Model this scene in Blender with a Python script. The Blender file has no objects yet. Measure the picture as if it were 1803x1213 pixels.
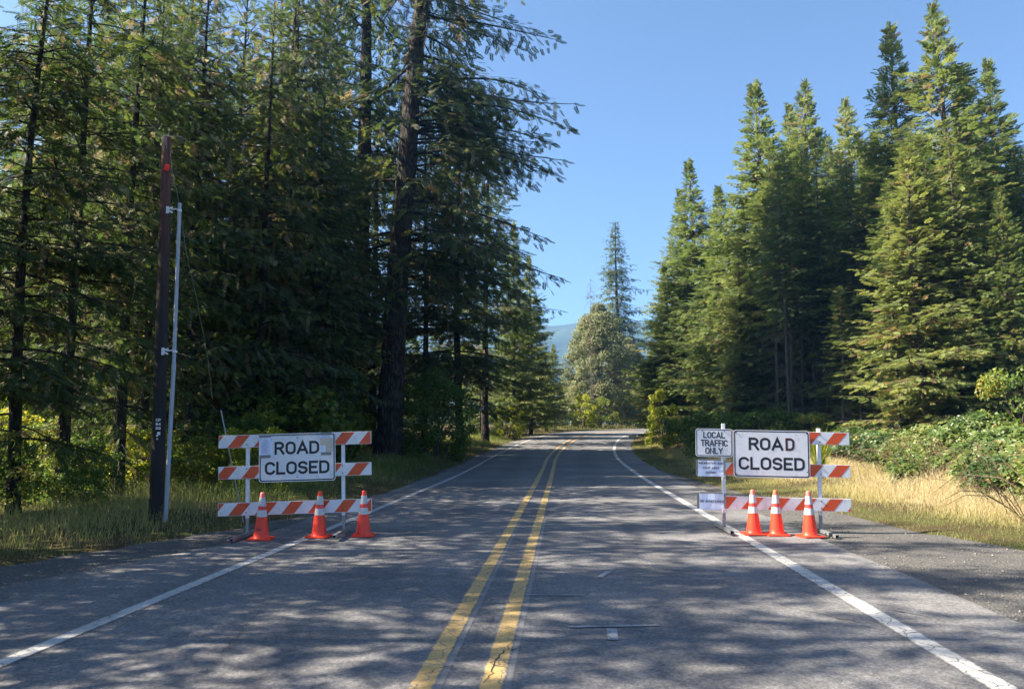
import bpy, bmesh, math, random
import numpy as np
from mathutils import Vector, Matrix

random.seed(7); RNG = np.random.default_rng(11)
S = bpy.context.scene
COL = S.collection
R = math.radians

# ------------------------------------------------------------------ camera, sky, sun, exposure
F = 1350.0; CX, CY = 901.5, 606.5
PITCH = math.atan(154.5 / F); CAMH = 1.65
cam_d = bpy.data.cameras.new('camera'); cam = bpy.data.objects.new('camera', cam_d); COL.objects.link(cam)
cam_d.sensor_fit = 'HORIZONTAL'; cam_d.sensor_width = 36.0; cam_d.lens = 36.0 * F / 1803.0
cam_d.clip_start = 0.1; cam_d.clip_end = 9000
cam.location = (0, 0, CAMH); cam.rotation_euler = (R(90) + PITCH, 0, 0)
S.camera = cam

SUN_EL, SUN_AZ = 41.0, -92.0       # azimuth in degrees from +Y (view direction), negative = left
w = bpy.data.worlds.new('World'); S.world = w; w.use_nodes = True
wn = w.node_tree.nodes; wn.clear()
out = wn.new('ShaderNodeOutputWorld'); bg = wn.new('ShaderNodeBackground'); sky = wn.new('ShaderNodeTexSky')
sky.sky_type = 'NISHITA'; sky.sun_disc = False; sky.sun_elevation = R(SUN_EL); sky.sun_rotation = R(SUN_AZ)
sky.altitude = 300; sky.air_density = 0.9; sky.dust_density = 1.5; sky.ozone_density = 2.3
bg.inputs['Strength'].default_value = 0.052
w.node_tree.links.new(sky.outputs[0], bg.inputs[0]); w.node_tree.links.new(bg.outputs[0], out.inputs[0])

sd = bpy.data.lights.new('sun', 'SUN'); so = bpy.data.objects.new('sun', sd); COL.objects.link(so)
sd.energy = 5.0; sd.angle = R(0.5); sd.color = (1.0, 0.87, 0.69)
az, el = R(SUN_AZ), R(SUN_EL)
dirv = Vector((math.sin(az) * math.cos(el), math.cos(az) * math.cos(el), math.sin(el)))
so.rotation_euler = dirv.to_track_quat('Z', 'Y').to_euler(); so.location = dirv * 60

S.view_settings.view_transform = 'Standard'; S.view_settings.look = 'None'
S.view_settings.gamma = 1.0; S.view_settings.use_curve_mapping = False
S.view_settings.exposure = 2.2
S.cycles.max_bounces = 6; S.cycles.diffuse_bounces = 3; S.cycles.transmission_bounces = 3
S.cycles.glossy_bounces = 2; S.cycles.volume_bounces = 0; S.cycles.transparent_max_bounces = 12

# ------------------------------------------------------------------ numbers of the place
sp, cp = math.sin(PITCH), math.cos(PITCH)
def ray(px, py):
    u = (px - CX) / F; v = (py - CY) / F
    return np.array([u, cp + v * sp, sp - v * cp])
def gnd(px, py, z=0.0):                     # where a sight line meets the level z
    r = ray(px, py); t = (z - CAMH) / r[2]
    return r[0] * t, r[1] * t
def atd(px, py, d):                         # the point at distance d on a sight line
    r = ray(px, py); t = d / r[1]
    return r[0] * t, d, CAMH + r[2] * t
def P(y):                                   # the road rises gently in the distance
    y = np.asarray(y, float)
    a = np.where(y > 24, 0.0008 * (np.clip(y, 24, 55) - 24) ** 2, 0)
    t = np.clip(y - 55, 0, 40)
    return a + 0.05 * t - 0.000375 * t * t + 0.02 * np.clip(y - 95, 0, 60)

# centreline
def centreline():
    pts = []; s = -30.0; x = 0.0678 * s - 0.61; y = s; th = math.atan(0.0678); ds = 0.5
    y0 = -30.0; x = 0.0678 * y0 - 0.61; y = y0; s = 0
    while s < 175:
        pts.append((x, y, th))
        if y < 38 and th < 0.075: k = 0
        elif th < R(11.8): k = 1 / 190.0
        else: k = 1 / 42.0 if th < R(95) else 0
        th += k * ds; x += math.sin(th) * ds; y += math.cos(th) * ds; s += ds
    return np.array(pts)
CL = centreline()
CLT = np.stack([np.sin(CL[:, 2]), np.cos(CL[:, 2])], 1)
CLN = np.stack([np.cos(CL[:, 2]), -np.sin(CL[:, 2])], 1)    # to the right
def lat(x, y):
    """signed distance from the centreline (right positive) and index of nearest sample"""
    x = np.asarray(x, float).ravel(); y = np.asarray(y, float).ravel()
    L = np.empty(len(x)); I = np.empty(len(x), int)
    for a in range(0, len(x), 20000):
        dx = x[a:a+20000, None] - CL[None, :, 0]; dy = y[a:a+20000, None] - CL[None, :, 1]
        q = dx * dx + dy * dy; i = q.argmin(1)
        r = np.arange(len(i)); L[a:a+20000] = dx[r, i] * CLN[i, 0] + dy[r, i] * CLN[i, 1]; I[a:a+20000] = i
        far = np.sqrt(q[r, i]); L[a:a+20000] = np.where(far > abs(L[a:a+20000]) + 1.0, np.sign(L[a:a+20000]) * far, L[a:a+20000])
    return L, I
HW = 3.42
def asph_l(y): return -(HW + 0.85 + 0.34 * np.clip(11.5 - y, 0, 12))
def asph_r(y): return HW + 1.15 + 0 * y
_gr = np.array([[-30, 6], [3, 5.6], [6, 5.0], [8.5, 4.3], [11, 3.8], [13.2, 3.15], [15.7, 3.0], [19, 2.5], [23, 2.1], [32, 1.4], [45, 1.3], [200, 1.3]])
_gl = np.array([[-30, 6], [5, 4.8], [9.7, 3.1], [11.8, 2.3], [13.2, 1.8], [15, 1.4], [20, 1.0], [33, 1.2], [200, 1.1]])
def grav_r(y): return HW + np.interp(y, _gr[:, 0], _gr[:, 1])
def grav_l(y): return -(HW + np.interp(y, _gl[:, 0], _gl[:, 1]))

def vnoise(x, y, sc, seed=0):
    x = np.asarray(x) / sc; y = np.asarray(y) / sc
    def h(i, j):
        n = (i * 374761393 + j * 668265263 + seed * 974711) & 0x7fffffff
        n = ((n ^ (n >> 13)) * 1274126177) & 0x7fffffff
        return (n & 0xffff) / 65535.0
    xi = np.floor(x).astype(np.int64); yi = np.floor(y).astype(np.int64); fx = x - xi; fy = y - yi
    fx = fx * fx * (3 - 2 * fx); fy = fy * fy * (3 - 2 * fy)
    return (h(xi, yi) * (1 - fx) + h(xi + 1, yi) * fx) * (1 - fy) + (h(xi, yi + 1) * (1 - fx) + h(xi + 1, yi + 1) * fx) * fy
def gz(x, y, L=None):
    """ground height"""
    x = np.asarray(x, float); y = np.asarray(y, float); sh = x.shape
    xf, yf = x.ravel(), y.ravel()
    if L is None: L, _ = lat(xf, yf)
    gl, gr_ = grav_l(yf), grav_r(yf)
    outd = np.maximum(gl - L, L - gr_)                       # distance outside the gravel edge
    k = np.clip(outd / 1.2, 0, 1)
    z = P(yf) + np.where(outd < -0.15, -0.06, 0.0)
    z = z + np.where(outd >= -0.15, (0.02 + 0.10 * vnoise(xf, yf, 1.3, 1) * k + 0.25 * k * (vnoise(xf, yf, 6.0, 2) - .4)), 0)
    return z.reshape(sh)

# ------------------------------------------------------------------ object helpers
USED = {}
def tag(o, label=None, cat=None, group=None, kind=None):
    if label: o['label'] = label
    if cat: o['category'] = cat
    if group: o['group'] = group
    if kind: o['kind'] = kind
    return o
def link(name, me, mat=None, parent=None):
    o = bpy.data.objects.new(name, me); COL.objects.link(o)
    if mat is not None and me is not None and not me.materials: me.materials.append(mat)
    if parent is not None: o.parent = parent
    return o
def empty(name, loc, rz=0, label=None, cat=None, group=None):
    o = bpy.data.objects.new(name, None); COL.objects.link(o); o.location = loc; o.rotation_euler = (0, 0, rz)
    o.empty_display_size = .2
    return tag(o, label, cat, group)
def mesh_np(name, V, Fc, tone=None, smooth=False):
    """V (n,3), Fc (m,3) or (m,4)"""
    V = np.ascontiguousarray(V, np.float32); Fc = np.ascontiguousarray(Fc, np.int32)
    me = bpy.data.meshes.new(name); k = Fc.shape[1]; m = len(Fc)
    me.vertices.add(len(V)); me.vertices.foreach_set('co', V.ravel())
    me.loops.add(m * k); me.loops.foreach_set('vertex_index', Fc.ravel())
    me.polygons.add(m); me.polygons.foreach_set('loop_start', np.arange(0, m * k, k, dtype=np.int32))
    try: me.polygons.foreach_set('loop_total', np.full(m, k, np.int32))
    except Exception: pass
    if tone is not None:
        a = me.attributes.new('tone', 'FLOAT', 'FACE'); a.data.foreach_set('value', np.ascontiguousarray(tone, np.float32))
    me.polygons.foreach_set('use_smooth', np.full(m, bool(smooth)))
    me.update(calc_edges=True)
    return me
class MB:
    """small mesh builder"""
    def __init__(s): s.v = []; s.f = []
    def add(s, vs, fs):
        b = len(s.v); s.v += [tuple(p) for p in vs]; s.f += [tuple(i + b for i in f) for f in fs]
    def box(s, c, d, M=None):
        x, y, z = [k / 2 for k in d]
        vs = [Vector((sx * x, sy * y, sz * z)) for sz in (-1, 1) for sy in (-1, 1) for sx in (-1, 1)]
        if M: vs = [M @ q for q in vs]
        vs = [q + Vector(c) for q in vs]
        s.add(vs, [(0, 2, 3, 1), (4, 5, 7, 6), (0, 1, 5, 4), (2, 6, 7, 3), (0, 4, 6, 2), (1, 3, 7, 5)])
    def tube(s, pts, rad, n=8, cap=True):
        pts = [Vector(p) for p in pts]
        if not isinstance(rad, (list, tuple)): rad = [rad] * len(pts)
        rings = []; ref = Vector((0.3, 1, 0.1)).normalized()
        for i, p in enumerate(pts):
            t = (pts[min(i + 1, len(pts) - 1)] - pts[max(i - 1, 0)]).normalized()
            a = t.cross(ref)
            if a.length < .1: a = t.cross(Vector((1, 0, 0)))
            a.normalize(); b = t.cross(a)
            rings.append([p + (a * math.cos(2 * math.pi * k / n) + b * math.sin(2 * math.pi * k / n)) * rad[i] for k in range(n)])
        vs = [q for r in rings for q in r]; fs = []
        for i in range(len(pts) - 1):
            for k in range(n):
                fs.append((i * n + k, i * n + (k + 1) % n, (i + 1) * n + (k + 1) % n, (i + 1) * n + k))
        if cap: fs.append(tuple(range(n - 1, -1, -1))); fs.append(tuple((len(pts) - 1) * n + k for k in range(n)))
        s.add(vs, fs)
    def lathe(s, prof, n=24, c=(0, 0, 0)):
        vs = [(c[0] + r * math.cos(2 * math.pi * k / n), c[1] + r * math.sin(2 * math.pi * k / n), c[2] + z) for r, z in prof for k in range(n)]
        fs = [(i * n + k, i * n + (k + 1) % n, (i + 1) * n + (k + 1) % n, (i + 1) * n + k) for i in range(len(prof) - 1) for k in range(n)]
        fs.append(tuple((len(prof) - 1) * n + k for k in range(n)))
        s.add(vs, fs)
    def prism(s, poly, y0, y1):
        """poly in xz, extruded along y from y0 (front) to y1"""
        n = len(poly)
        vs = [(x, y0, z) for x, z in poly] + [(x, y1, z) for x, z in poly]
        fs = [tuple(range(n)), tuple(range(2 * n - 1, n - 1, -1))] + [(i, i + n, (i + 1) % n + n, (i + 1) % n) for i in range(n)]
        s.add(vs, fs)
    def mesh(s, name, smooth=False, bevel=0, ang=30):
        me = bpy.data.meshes.new(name); me.from_pydata(s.v, [], s.f)
        bm = bmesh.new(); bm.from_mesh(me)
        bmesh.ops.recalc_face_normals(bm, faces=bm.faces)
        if bevel:
            ed = [e for e in bm.edges if len(e.link_faces) == 2 and e.calc_face_angle(0) > R(40)]
            bmesh.ops.bevel(bm, geom=ed, offset=bevel, segments=2, affect='EDGES', profile=.6)
        if smooth:
            for f in bm.faces: f.smooth = True
            for e in bm.edges:
                if len(e.link_faces) == 2 and e.calc_face_angle(0) > R(ang): e.smooth = False
        bm.to_mesh(me); bm.free(); return me
    def build(s, name, mat, parent=None, **k): return link(name, s.mesh(name, **k), mat, parent)

# ------------------------------------------------------------------ materials
def newmat(name):
    m = bpy.data.materials.new(name); m.use_nodes = True; nt = m.node_tree; nt.nodes.clear()
    o = nt.nodes.new('ShaderNodeOutputMaterial')
    def N(t, **kw):
        n = nt.nodes.new(t)
        for k, v in kw.items():
            if k in n.inputs: n.inputs[k].default_value = v
            else: setattr(n, k, v)
        return n
    return m, nt, N, (lambda a, b: nt.links.new(a, b)), o
def ramp(N, stops, interp='LINEAR'):
    r = N('ShaderNodeValToRGB'); cr = r.color_ramp; cr.interpolation = interp
    while len(cr.elements) < len(stops): cr.elements.new(.5)
    for e, (p, c) in zip(cr.elements, stops):
        e.position = p; e.color = (c[0], c[1], c[2], 1) if not isinstance(c, (int, float)) else (c, c, c, 1)
    return r
def simple(name, col, rough=.5, metal=0, var=.12, scale=6, bump=0.0, bscale=60, spec=.5, dirt=None):
    m, nt, N, L, o = newmat(name); b = N('ShaderNodeBsdfPrincipled'); b.inputs['Roughness'].default_value = rough
    b.inputs['Metallic'].default_value = metal; b.inputs['Specular IOR Level'].default_value = spec
    tc = N('ShaderNodeTexCoord'); n = N('ShaderNodeTexNoise', Scale=scale, Detail=5.0); L(tc.outputs['Object'], n.inputs['Vector'])
    c0 = tuple(k * (1 - var) for k in col); c1 = tuple(min(1, k * (1 + var)) for k in col)
    st = [(.3, c0), (.7, c1)]
    r = ramp(N, st); L(n.outputs[0], r.inputs[0]); last = r.outputs[0]
    if dirt:
        n2 = N('ShaderNodeTexNoise', Scale=scale * 3.1, Detail=8.0, Roughness=.7); L(tc.outputs['Object'], n2.inputs['Vector'])
        r2 = ramp(N, [(.52, 0.0), (.72, 0.6)]); L(n2.outputs[0], r2.inputs[0])
        mx = N('ShaderNodeMixRGB'); L(r2.outputs[0], mx.inputs[0]); L(last, mx.inputs[1]); mx.inputs[2].default_value = (*dirt, 1); last = mx.outputs[0]
    L(last, b.inputs['Base Color'])
    if bump:
        n3 = N('ShaderNodeTexNoise', Scale=bscale, Detail=6.0); L(tc.outputs['Object'], n3.inputs['Vector'])
        bp = N('ShaderNodeBump', Strength=bump, Distance=.01); L(n3.outputs[0], bp.inputs['Height']); L(bp.outputs[0], b.inputs['Normal'])
    L(b.outputs[0], o.inputs[0]); return m
def leafmat(name, stops, transl=.35, rough=.6, objvar=.12, spec=.25):
    """colour comes from the per-sprig 'tone' (young, old, dead, lichen) and varies a little from plant to plant"""
    m, nt, N, L, o = newmat(name)
    at = N('ShaderNodeAttribute', attribute_name='tone'); r = ramp(N, stops); L(at.outputs['Fac'], r.inputs[0])
    oi = N('ShaderNodeObjectInfo'); mr = N('ShaderNodeMapRange'); L(oi.outputs['Random'], mr.inputs[0])
    mr.inputs[3].default_value = 1 - objvar; mr.inputs[4].default_value = 1 + objvar
    mh = N('ShaderNodeMapRange'); L(oi.outputs['Random'], mh.inputs[0]); mh.inputs[3].default_value = .5 + objvar * .09; mh.inputs[4].default_value = .5 - objvar * .09
    hs = N('ShaderNodeHueSaturation'); L(r.outputs[0], hs.inputs['Color']); L(mr.outputs[0], hs.inputs['Value']); L(mh.outputs[0], hs.inputs['Hue'])
    b = N('ShaderNodeBsdfPrincipled'); b.inputs['Roughness'].default_value = rough; b.inputs['Specular IOR Level'].default_value = spec
    L(hs.outputs[0], b.inputs['Base Color'])
    t = N('ShaderNodeBsdfTranslucent'); hs2 = N('ShaderNodeHueSaturation', Saturation=1.1, Value=1.8); L(hs.outputs[0], hs2.inputs['Color'])
    hs2.inputs['Hue'].default_value = .488
    L(hs2.outputs[0], t.inputs[0]); mx = N('ShaderNodeMixShader'); mx.inputs[0].default_value = transl
    L(b.outputs[0], mx.inputs[1]); L(t.outputs[0], mx.inputs[2]); L(mx.outputs[0], o.inputs[0]); return m
def barkmat(name, c0, c1, c2, zs=.18, scale=9, bump=.8):
    m, nt, N, L, o = newmat(name); b = N('ShaderNodeBsdfPrincipled', Roughness=.9); b.inputs['Specular IOR Level'].default_value = .2
    tc = N('ShaderNodeTexCoord'); mp = N('ShaderNodeMapping'); mp.inputs['Scale'].default_value = (1, 1, zs); L(tc.outputs['Object'], mp.inputs[0])
    v = N('ShaderNodeTexVoronoi', Scale=scale * 1.3); v.feature = 'DISTANCE_TO_EDGE'; L(mp.outputs[0], v.inputs['Vector'])
    n = N('ShaderNodeTexNoise', Scale=scale, Detail=8.0, Roughness=.65); L(mp.outputs[0], n.inputs['Vector'])
    n2 = N('ShaderNodeTexNoise', Scale=2.2, Detail=6.0); L(tc.outputs['Object'], n2.inputs['Vector'])
    r = ramp(N, [(.0, c0), (.25, c1), (.8, c2)]); ad = N('ShaderNodeMath', operation='MULTIPLY'); L(v.outputs[0], ad.inputs[0]); L(n.outputs[0], ad.inputs[1])
    ml = N('ShaderNodeMath', operation='MULTIPLY'); L(ad.outputs[0], ml.inputs[0]); ml.inputs[1].default_value = 3.2; L(ml.outputs[0], r.inputs[0])
    mx = N('ShaderNodeMixRGB'); r2 = ramp(N, [(.5, 0.0), (.68, .55)]); L(n2.outputs[0], r2.inputs[0]); L(r2.outputs[0], mx.inputs[0]); L(r.outputs[0], mx.inputs[1])
    mx.inputs[2].default_value = (.075, .085, .055, 1)      # moss and lichen
    L(mx.outputs[0], b.inputs['Base Color'])
    bp = N('ShaderNodeBump', Strength=bump, Distance=.06); L(ml.outputs[0], bp.inputs['Height']); L(bp.outputs[0], b.inputs['Normal'])
    L(b.outputs[0], o.inputs[0]); return m

def asphalt_nodes(N, L, tc, tint=1.0):
    """returns colour socket, height socket"""
    n1 = N('ShaderNodeTexNoise', Scale=.35, Detail=5.0, Roughness=.6); L(tc, n1.inputs['Vector'])
    n2 = N('ShaderNodeTexNoise', Scale=28.0, Detail=6.0, Roughness=.75); L(tc, n2.inputs['Vector'])
    v = N('ShaderNodeTexVoronoi', Scale=55.0); L(tc, v.inputs['Vector'])
    r1 = ramp(N, [(.3, tuple(k * tint for k in (.096, .099, .108))), (.75, tuple(k * tint for k in (.180, .180, .184)))]); L(n1.outputs[0], r1.inputs[0])
    r2 = ramp(N, [(.25, .35), (.5, 1.0), (.78, 2.0)]); L(n2.outputs[0], r2.inputs[0])
    r3 = ramp(N, [(.0, .6), (.5, .95), (.93, 1.0), (1.0, 1.9)]); L(v.outputs['Color'], r3.inputs[0])
    n5 = N('ShaderNodeTexNoise', Scale=2.6, Detail=7.0, Roughness=.7); L(tc, n5.inputs['Vector']); r5 = ramp(N, [(.3, .80), (.5, 1.0), (.72, 1.16)]); L(n5.outputs[0], r5.inputs[0])
    m0 = N('ShaderNodeMixRGB', blend_type='MULTIPLY'); m0.inputs[0].default_value = 1; L(r1.outputs[0], m0.inputs[1]); L(r5.outputs[0], m0.inputs[2])
    m1 = N('ShaderNodeMixRGB', blend_type='MULTIPLY'); m1.inputs[0].default_value = 1; L(m0.outputs[0], m1.inputs[1]); L(r2.outputs[0], m1.inputs[2])
    m2 = N('ShaderNodeMixRGB', blend_type='MULTIPLY'); m2.inputs[0].default_value = .8; L(m1.outputs[0], m2.inputs[1]); L(r3.outputs[0], m2.inputs[2])
    # long fine cracks
    nd = N('ShaderNodeTexNoise', Scale=1.7, Detail=6.0); L(tc, nd.inputs['Vector'])
    vm = N('ShaderNodeMixRGB'); vm.inputs[0].default_value = .25; L(tc, vm.inputs[1]); L(nd.outputs['Color'], vm.inputs[2])
    vc = N('ShaderNodeTexVoronoi', Scale=.55); vc.feature = 'DISTANCE_TO_EDGE'; L(vm.outputs[0], vc.inputs['Vector'])
    rc = ramp(N, [(0.0, .45), (.0035, .5), (.007, 1.0)]); L(vc.outputs[0], rc.inputs[0])
    n4 = N('ShaderNodeTexNoise', Scale=.23, Detail=3.0); L(tc, n4.inputs['Vector']); r4 = ramp(N, [(.5, 0.0), (.62, 1.0)]); L(n4.outputs[0], r4.inputs[0])
    m3 = N('ShaderNodeMixRGB', blend_type='MULTIPLY'); L(r4.outputs[0], m3.inputs[0]); L(m2.outputs[0], m3.inputs[1]); L(rc.outputs[0], m3.inputs[2])
    h = N('ShaderNodeMath', operation='ADD'); L(n2.outputs[0], h.inputs[0]); L(v.outputs['Distance'], h.inputs[1])
    return m3.outputs[0], h.outputs[0]
def make_asphalt():
    m, nt, N, L, o = newmat('asphalt'); tc = N('ShaderNodeTexCoord').outputs['Object']
    c, h = asphalt_nodes(N, L, tc); b = N('ShaderNodeBsdfPrincipled', Roughness=.82); b.inputs['Specular IOR Level'].default_value = .35
    # wheel tracks run a little smoother and paler, centre strip darker: from the lateral coordinate stored in the UV
    uv = N('ShaderNodeUVMap', uv_map='lane'); sx = N('ShaderNodeSeparateXYZ'); L(uv.outputs[0], sx.inputs[0])
    n = N('ShaderNodeTexNoise', Scale=.8, Detail=4.0); L(tc, n.inputs['Vector'])
    wv = N('ShaderNodeMath', operation='MULTIPLY'); L(sx.outputs[0], wv.inputs[0]); wv.inputs[1].default_value = 2 * math.pi / 1.72
    sn = N('ShaderNodeMath', operation='COSINE'); L(wv.outputs[0], sn.inputs[0])
    mr = N('ShaderNodeMapRange'); L(sn.outputs[0], mr.inputs[0]); mr.inputs[1].default_value = -1; mr.inputs[3].default_value = 1.07; mr.inputs[4].default_value = .93
    mm = N('ShaderNodeMixRGB', blend_type='MULTIPLY'); mm.inputs[0].default_value = 1; L(c, mm.inputs[1]); L(mr.outputs[0], mm.inputs[2])
    L(mm.outputs[0], b.inputs['Base Color'])
    bp = N('ShaderNodeBump', Strength=.55, Distance=.006); L(h, bp.inputs['Height']); L(bp.outputs[0], b.inputs['Normal']); L(b.outputs[0], o.inputs[0]); return m
def make_paint(name, col, wear=.5, ghost=None):
    m, nt, N, L, o = newmat(name); tc = N('ShaderNodeTexCoord').outputs['Object']
    c, h = asphalt_nodes(N, L, tc); b = N('ShaderNodeBsdfPrincipled', Roughness=.75)
    uv = N('ShaderNodeUVMap', uv_map='lane'); sx = N('ShaderNodeSeparateXYZ'); L(uv.outputs[0], sx.inputs[0])
    # edge raggedness : |u-.5| + noise < limit
    n1 = N('ShaderNodeTexNoise', Scale=9.0, Detail=8.0, Roughness=.75); L(tc, n1.inputs['Vector'])
    n2 = N('ShaderNodeTexNoise', Scale=40.0, Detail=5.0, Roughness=.7); L(tc, n2.inputs['Vector'])
    a = N('ShaderNodeMath', operation='SUBTRACT'); L(sx.outputs[0], a.inputs[0]); a.inputs[1].default_value = .5
    a2 = N('ShaderNodeMath', operation='ABSOLUTE'); L(a.outputs[0], a2.inputs[0])
    e = N('ShaderNodeMath', operation='MULTIPLY_ADD'); L(n1.outputs[0], e.inputs[0]); e.inputs[1].default_value = .34; L(a2.outputs[0], e.inputs[2])
    re = ramp(N, [(.54, 1.0), (.60, 0.0)]); L(e.outputs[0], re.inputs[0])
    # cracks across paint
    nd = N('ShaderNodeTexNoise', Scale=6.0, Detail=5.0); L(tc, nd.inputs['Vector'])
    vm = N('ShaderNodeMixRGB'); vm.inputs[0].default_value = .12; L(tc, vm.inputs[1]); L(nd.outputs['Color'], vm.inputs[2])
    vc = N('ShaderNodeTexVoronoi', Scale=5.5); vc.feature = 'DISTANCE_TO_EDGE'; L(vm.outputs[0], vc.inputs['Vector'])
    rc = ramp(N, [(0.012, 1 - wear * 1.6 if wear < .6 else 0.0), (.03, 1.0)]); L(vc.outputs[0], rc.inputs[0])
    rn = ramp(N, [(.30, 0.25), (.44 + .1 * wear, 1.0)]); L(n2.outputs[0], rn.inputs[0])
    m1 = N('ShaderNodeMath', operation='MULTIPLY'); L(re.outputs[0], m1.inputs[0]); L(rc.outputs[0], m1.inputs[1])
    m2 = N('ShaderNodeMath', operation='MULTIPLY'); L(m1.outputs[0], m2.inputs[0]); L(rn.outputs[0], m2.inputs[1])
    nb = N('ShaderNodeTexNoise', Scale=1.1, Detail=4.0); L(tc, nb.inputs['Vector']); rb = ramp(N, [(.3, tuple(k * .78 for k in col)), (.7, col)]); L(nb.outputs[0], rb.inputs[0])
    mx = N('ShaderNodeMixRGB'); L(m2.outputs[0], mx.inputs[0]); L(c, mx.inputs[1]); L(rb.outputs[0], mx.inputs[2]); L(mx.outputs[0], b.inputs['Base Color'])
    bp = N('ShaderNodeBump', Strength=.4, Distance=.004); L(h, bp.inputs['Height']); L(bp.outputs[0], b.inputs['Normal']); L(b.outputs[0], o.inputs[0]); return m
def make_gravel():
    m, nt, N, L, o = newmat('gravel'); tc = N('ShaderNodeTexCoord').outputs['Object']
    v = N('ShaderNodeTexVoronoi', Scale=38.0); L(tc, v.inputs['Vector']); n = N('ShaderNodeTexNoise', Scale=1.4, Detail=7.0, Roughness=.7); L(tc, n.inputs['Vector'])
    r = ramp(N, [(.2, (.06, .06, .062)), (.5, (.088, .087, .086)), (.8, (.135, .128, .118))]); L(n.outputs[0], r.inputs[0])
    r3 = ramp(N, [(.0, .45), (.5, .9), (.9, 1.1), (1.0, 2.0)]); L(v.outputs['Color'], r3.inputs[0])
    m2 = N('ShaderNodeMixRGB', blend_type='MULTIPLY'); m2.inputs[0].default_value = .9; L(r.outputs[0], m2.inputs[1]); L(r3.outputs[0], m2.inputs[2])
    b = N('ShaderNodeBsdfPrincipled', Roughness=.95); L(m2.outputs[0], b.inputs['Base Color'])
    bp = N('ShaderNodeBump', Strength=.9, Distance=.02); L(v.outputs['Distance'], bp.inputs['Height']); L(bp.outputs[0], b.inputs['Normal']); L(b.outputs[0], o.inputs[0]); return m
def make_soil():
    m, nt, N, L, o = newmat('forest_soil'); tc = N('ShaderNodeTexCoord').outputs['Object']
    n = N('ShaderNodeTexNoise', Scale=.5, Detail=9.0, Roughness=.7); L(tc, n.inputs['Vector']); n2 = N('ShaderNodeTexNoise', Scale=22.0, Detail=6.0, Roughness=.8); L(tc, n2.inputs['Vector'])
    r = ramp(N, [(.3, (.05, .040, .025)), (.48, (.085, .066, .035)), (.6, (.075, .085, .03)), (.8, (.16, .13, .06))]); L(n.outputs[0], r.inputs[0])
    r2 = ramp(N, [(.3, .4), (.7, 1.6)]); L(n2.outputs[0], r2.inputs[0])
    m2 = N('ShaderNodeMixRGB', blend_type='MULTIPLY'); m2.inputs[0].default_value = 1; L(r.outputs[0], m2.inputs[1]); L(r2.outputs[0], m2.inputs[2])
    b = N('ShaderNodeBsdfPrincipled', Roughness=1.0); b.inputs['Specular IOR Level'].default_value = .1; L(m2.outputs[0], b.inputs['Base Color'])
    bp = N('ShaderNodeBump', Strength=1.0, Distance=.05); L(n2.outputs[0], bp.inputs['Height']); L(bp.outputs[0], b.inputs['Normal']); L(b.outputs[0], o.inputs[0]); return m

M = {}
M['asphalt'] = make_asphalt(); M['gravel'] = make_gravel(); M['soil'] = make_soil()
M['white_line'] = make_paint('white_line_paint', (.46, .46, .45), .5)
M['white_line_worn'] = make_paint('worn_white_line_paint', (.50, .50, .48), .7)
M['yellow_line'] = make_paint('yellow_line_paint', (.50, .34, .12), .58)
M['chalk'] = make_paint('pale_spray_paint', (.30, .32, .35), .7)
M['faded'] = make_paint('faded_old_paint', (.19, .192, .195), .9)
# firs: dark needles, fresh needles, dead needles, lichen
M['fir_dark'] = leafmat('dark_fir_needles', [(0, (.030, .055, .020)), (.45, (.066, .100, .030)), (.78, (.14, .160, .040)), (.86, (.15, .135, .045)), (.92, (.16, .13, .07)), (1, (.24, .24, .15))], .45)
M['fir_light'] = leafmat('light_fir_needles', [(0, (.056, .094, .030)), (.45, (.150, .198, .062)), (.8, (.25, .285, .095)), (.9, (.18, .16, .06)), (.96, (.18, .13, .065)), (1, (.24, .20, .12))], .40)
M['broadleaf'] = leafmat('broad_green_leaves', [(0, (.035, .08, .018)), (.5, (.085, .155, .03)), (.85, (.18, .23, .045)), (1, (.24, .22, .045))], .45, .45, spec=.35)
M['yellowleaf'] = leafmat('yellow_green_leaves', [(0, (.12, .17, .025)), (.5, (.22, .27, .04)), (1, (.34, .32, .06))], .5, .5)
M['olive'] = leafmat('olive_leaves', [(0, (.11, .135, .065)), (.5, (.18, .20, .095)), (1, (.27, .25, .13))], .45, .55, spec=.5)
M['bramble'] = leafmat('bramble_leaves', [(0, (.045, .09, .022)), (.5, (.14, .19, .045)), (.85, (.24, .27, .08)), (1, (.30, .22, .08))], .35, .4, spec=.45)
M['grass'] = leafmat('roadside_grass', [(0, (.06, .12, .022)), (.3, (.16, .21, .055)), (.55, (.32, .30, .12)), (.8, (.42, .36, .19)), (1, (.52, .44, .28))], .35, .7, 0)
M['bark_dark'] = barkmat('dark_furrowed_bark', (.012, .010, .009), (.035, .028, .024), (.09, .078, .068))
M['bark_thin'] = barkmat('pale_grey_bark', (.05, .042, .036), (.12, .10, .085), (.24, .21, .18), .4, 14, .5)
M['stem'] = simple('bare_stem', (.085, .062, .045), .9, var=.4, scale=3)
M['deadwood'] = simple('dead_twigs', (.16, .13, .105), .95, var=.35, scale=2)
M['cane'] = simple('bramble_canes', (.13, .075, .045), .8, var=.4, scale=3)

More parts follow.
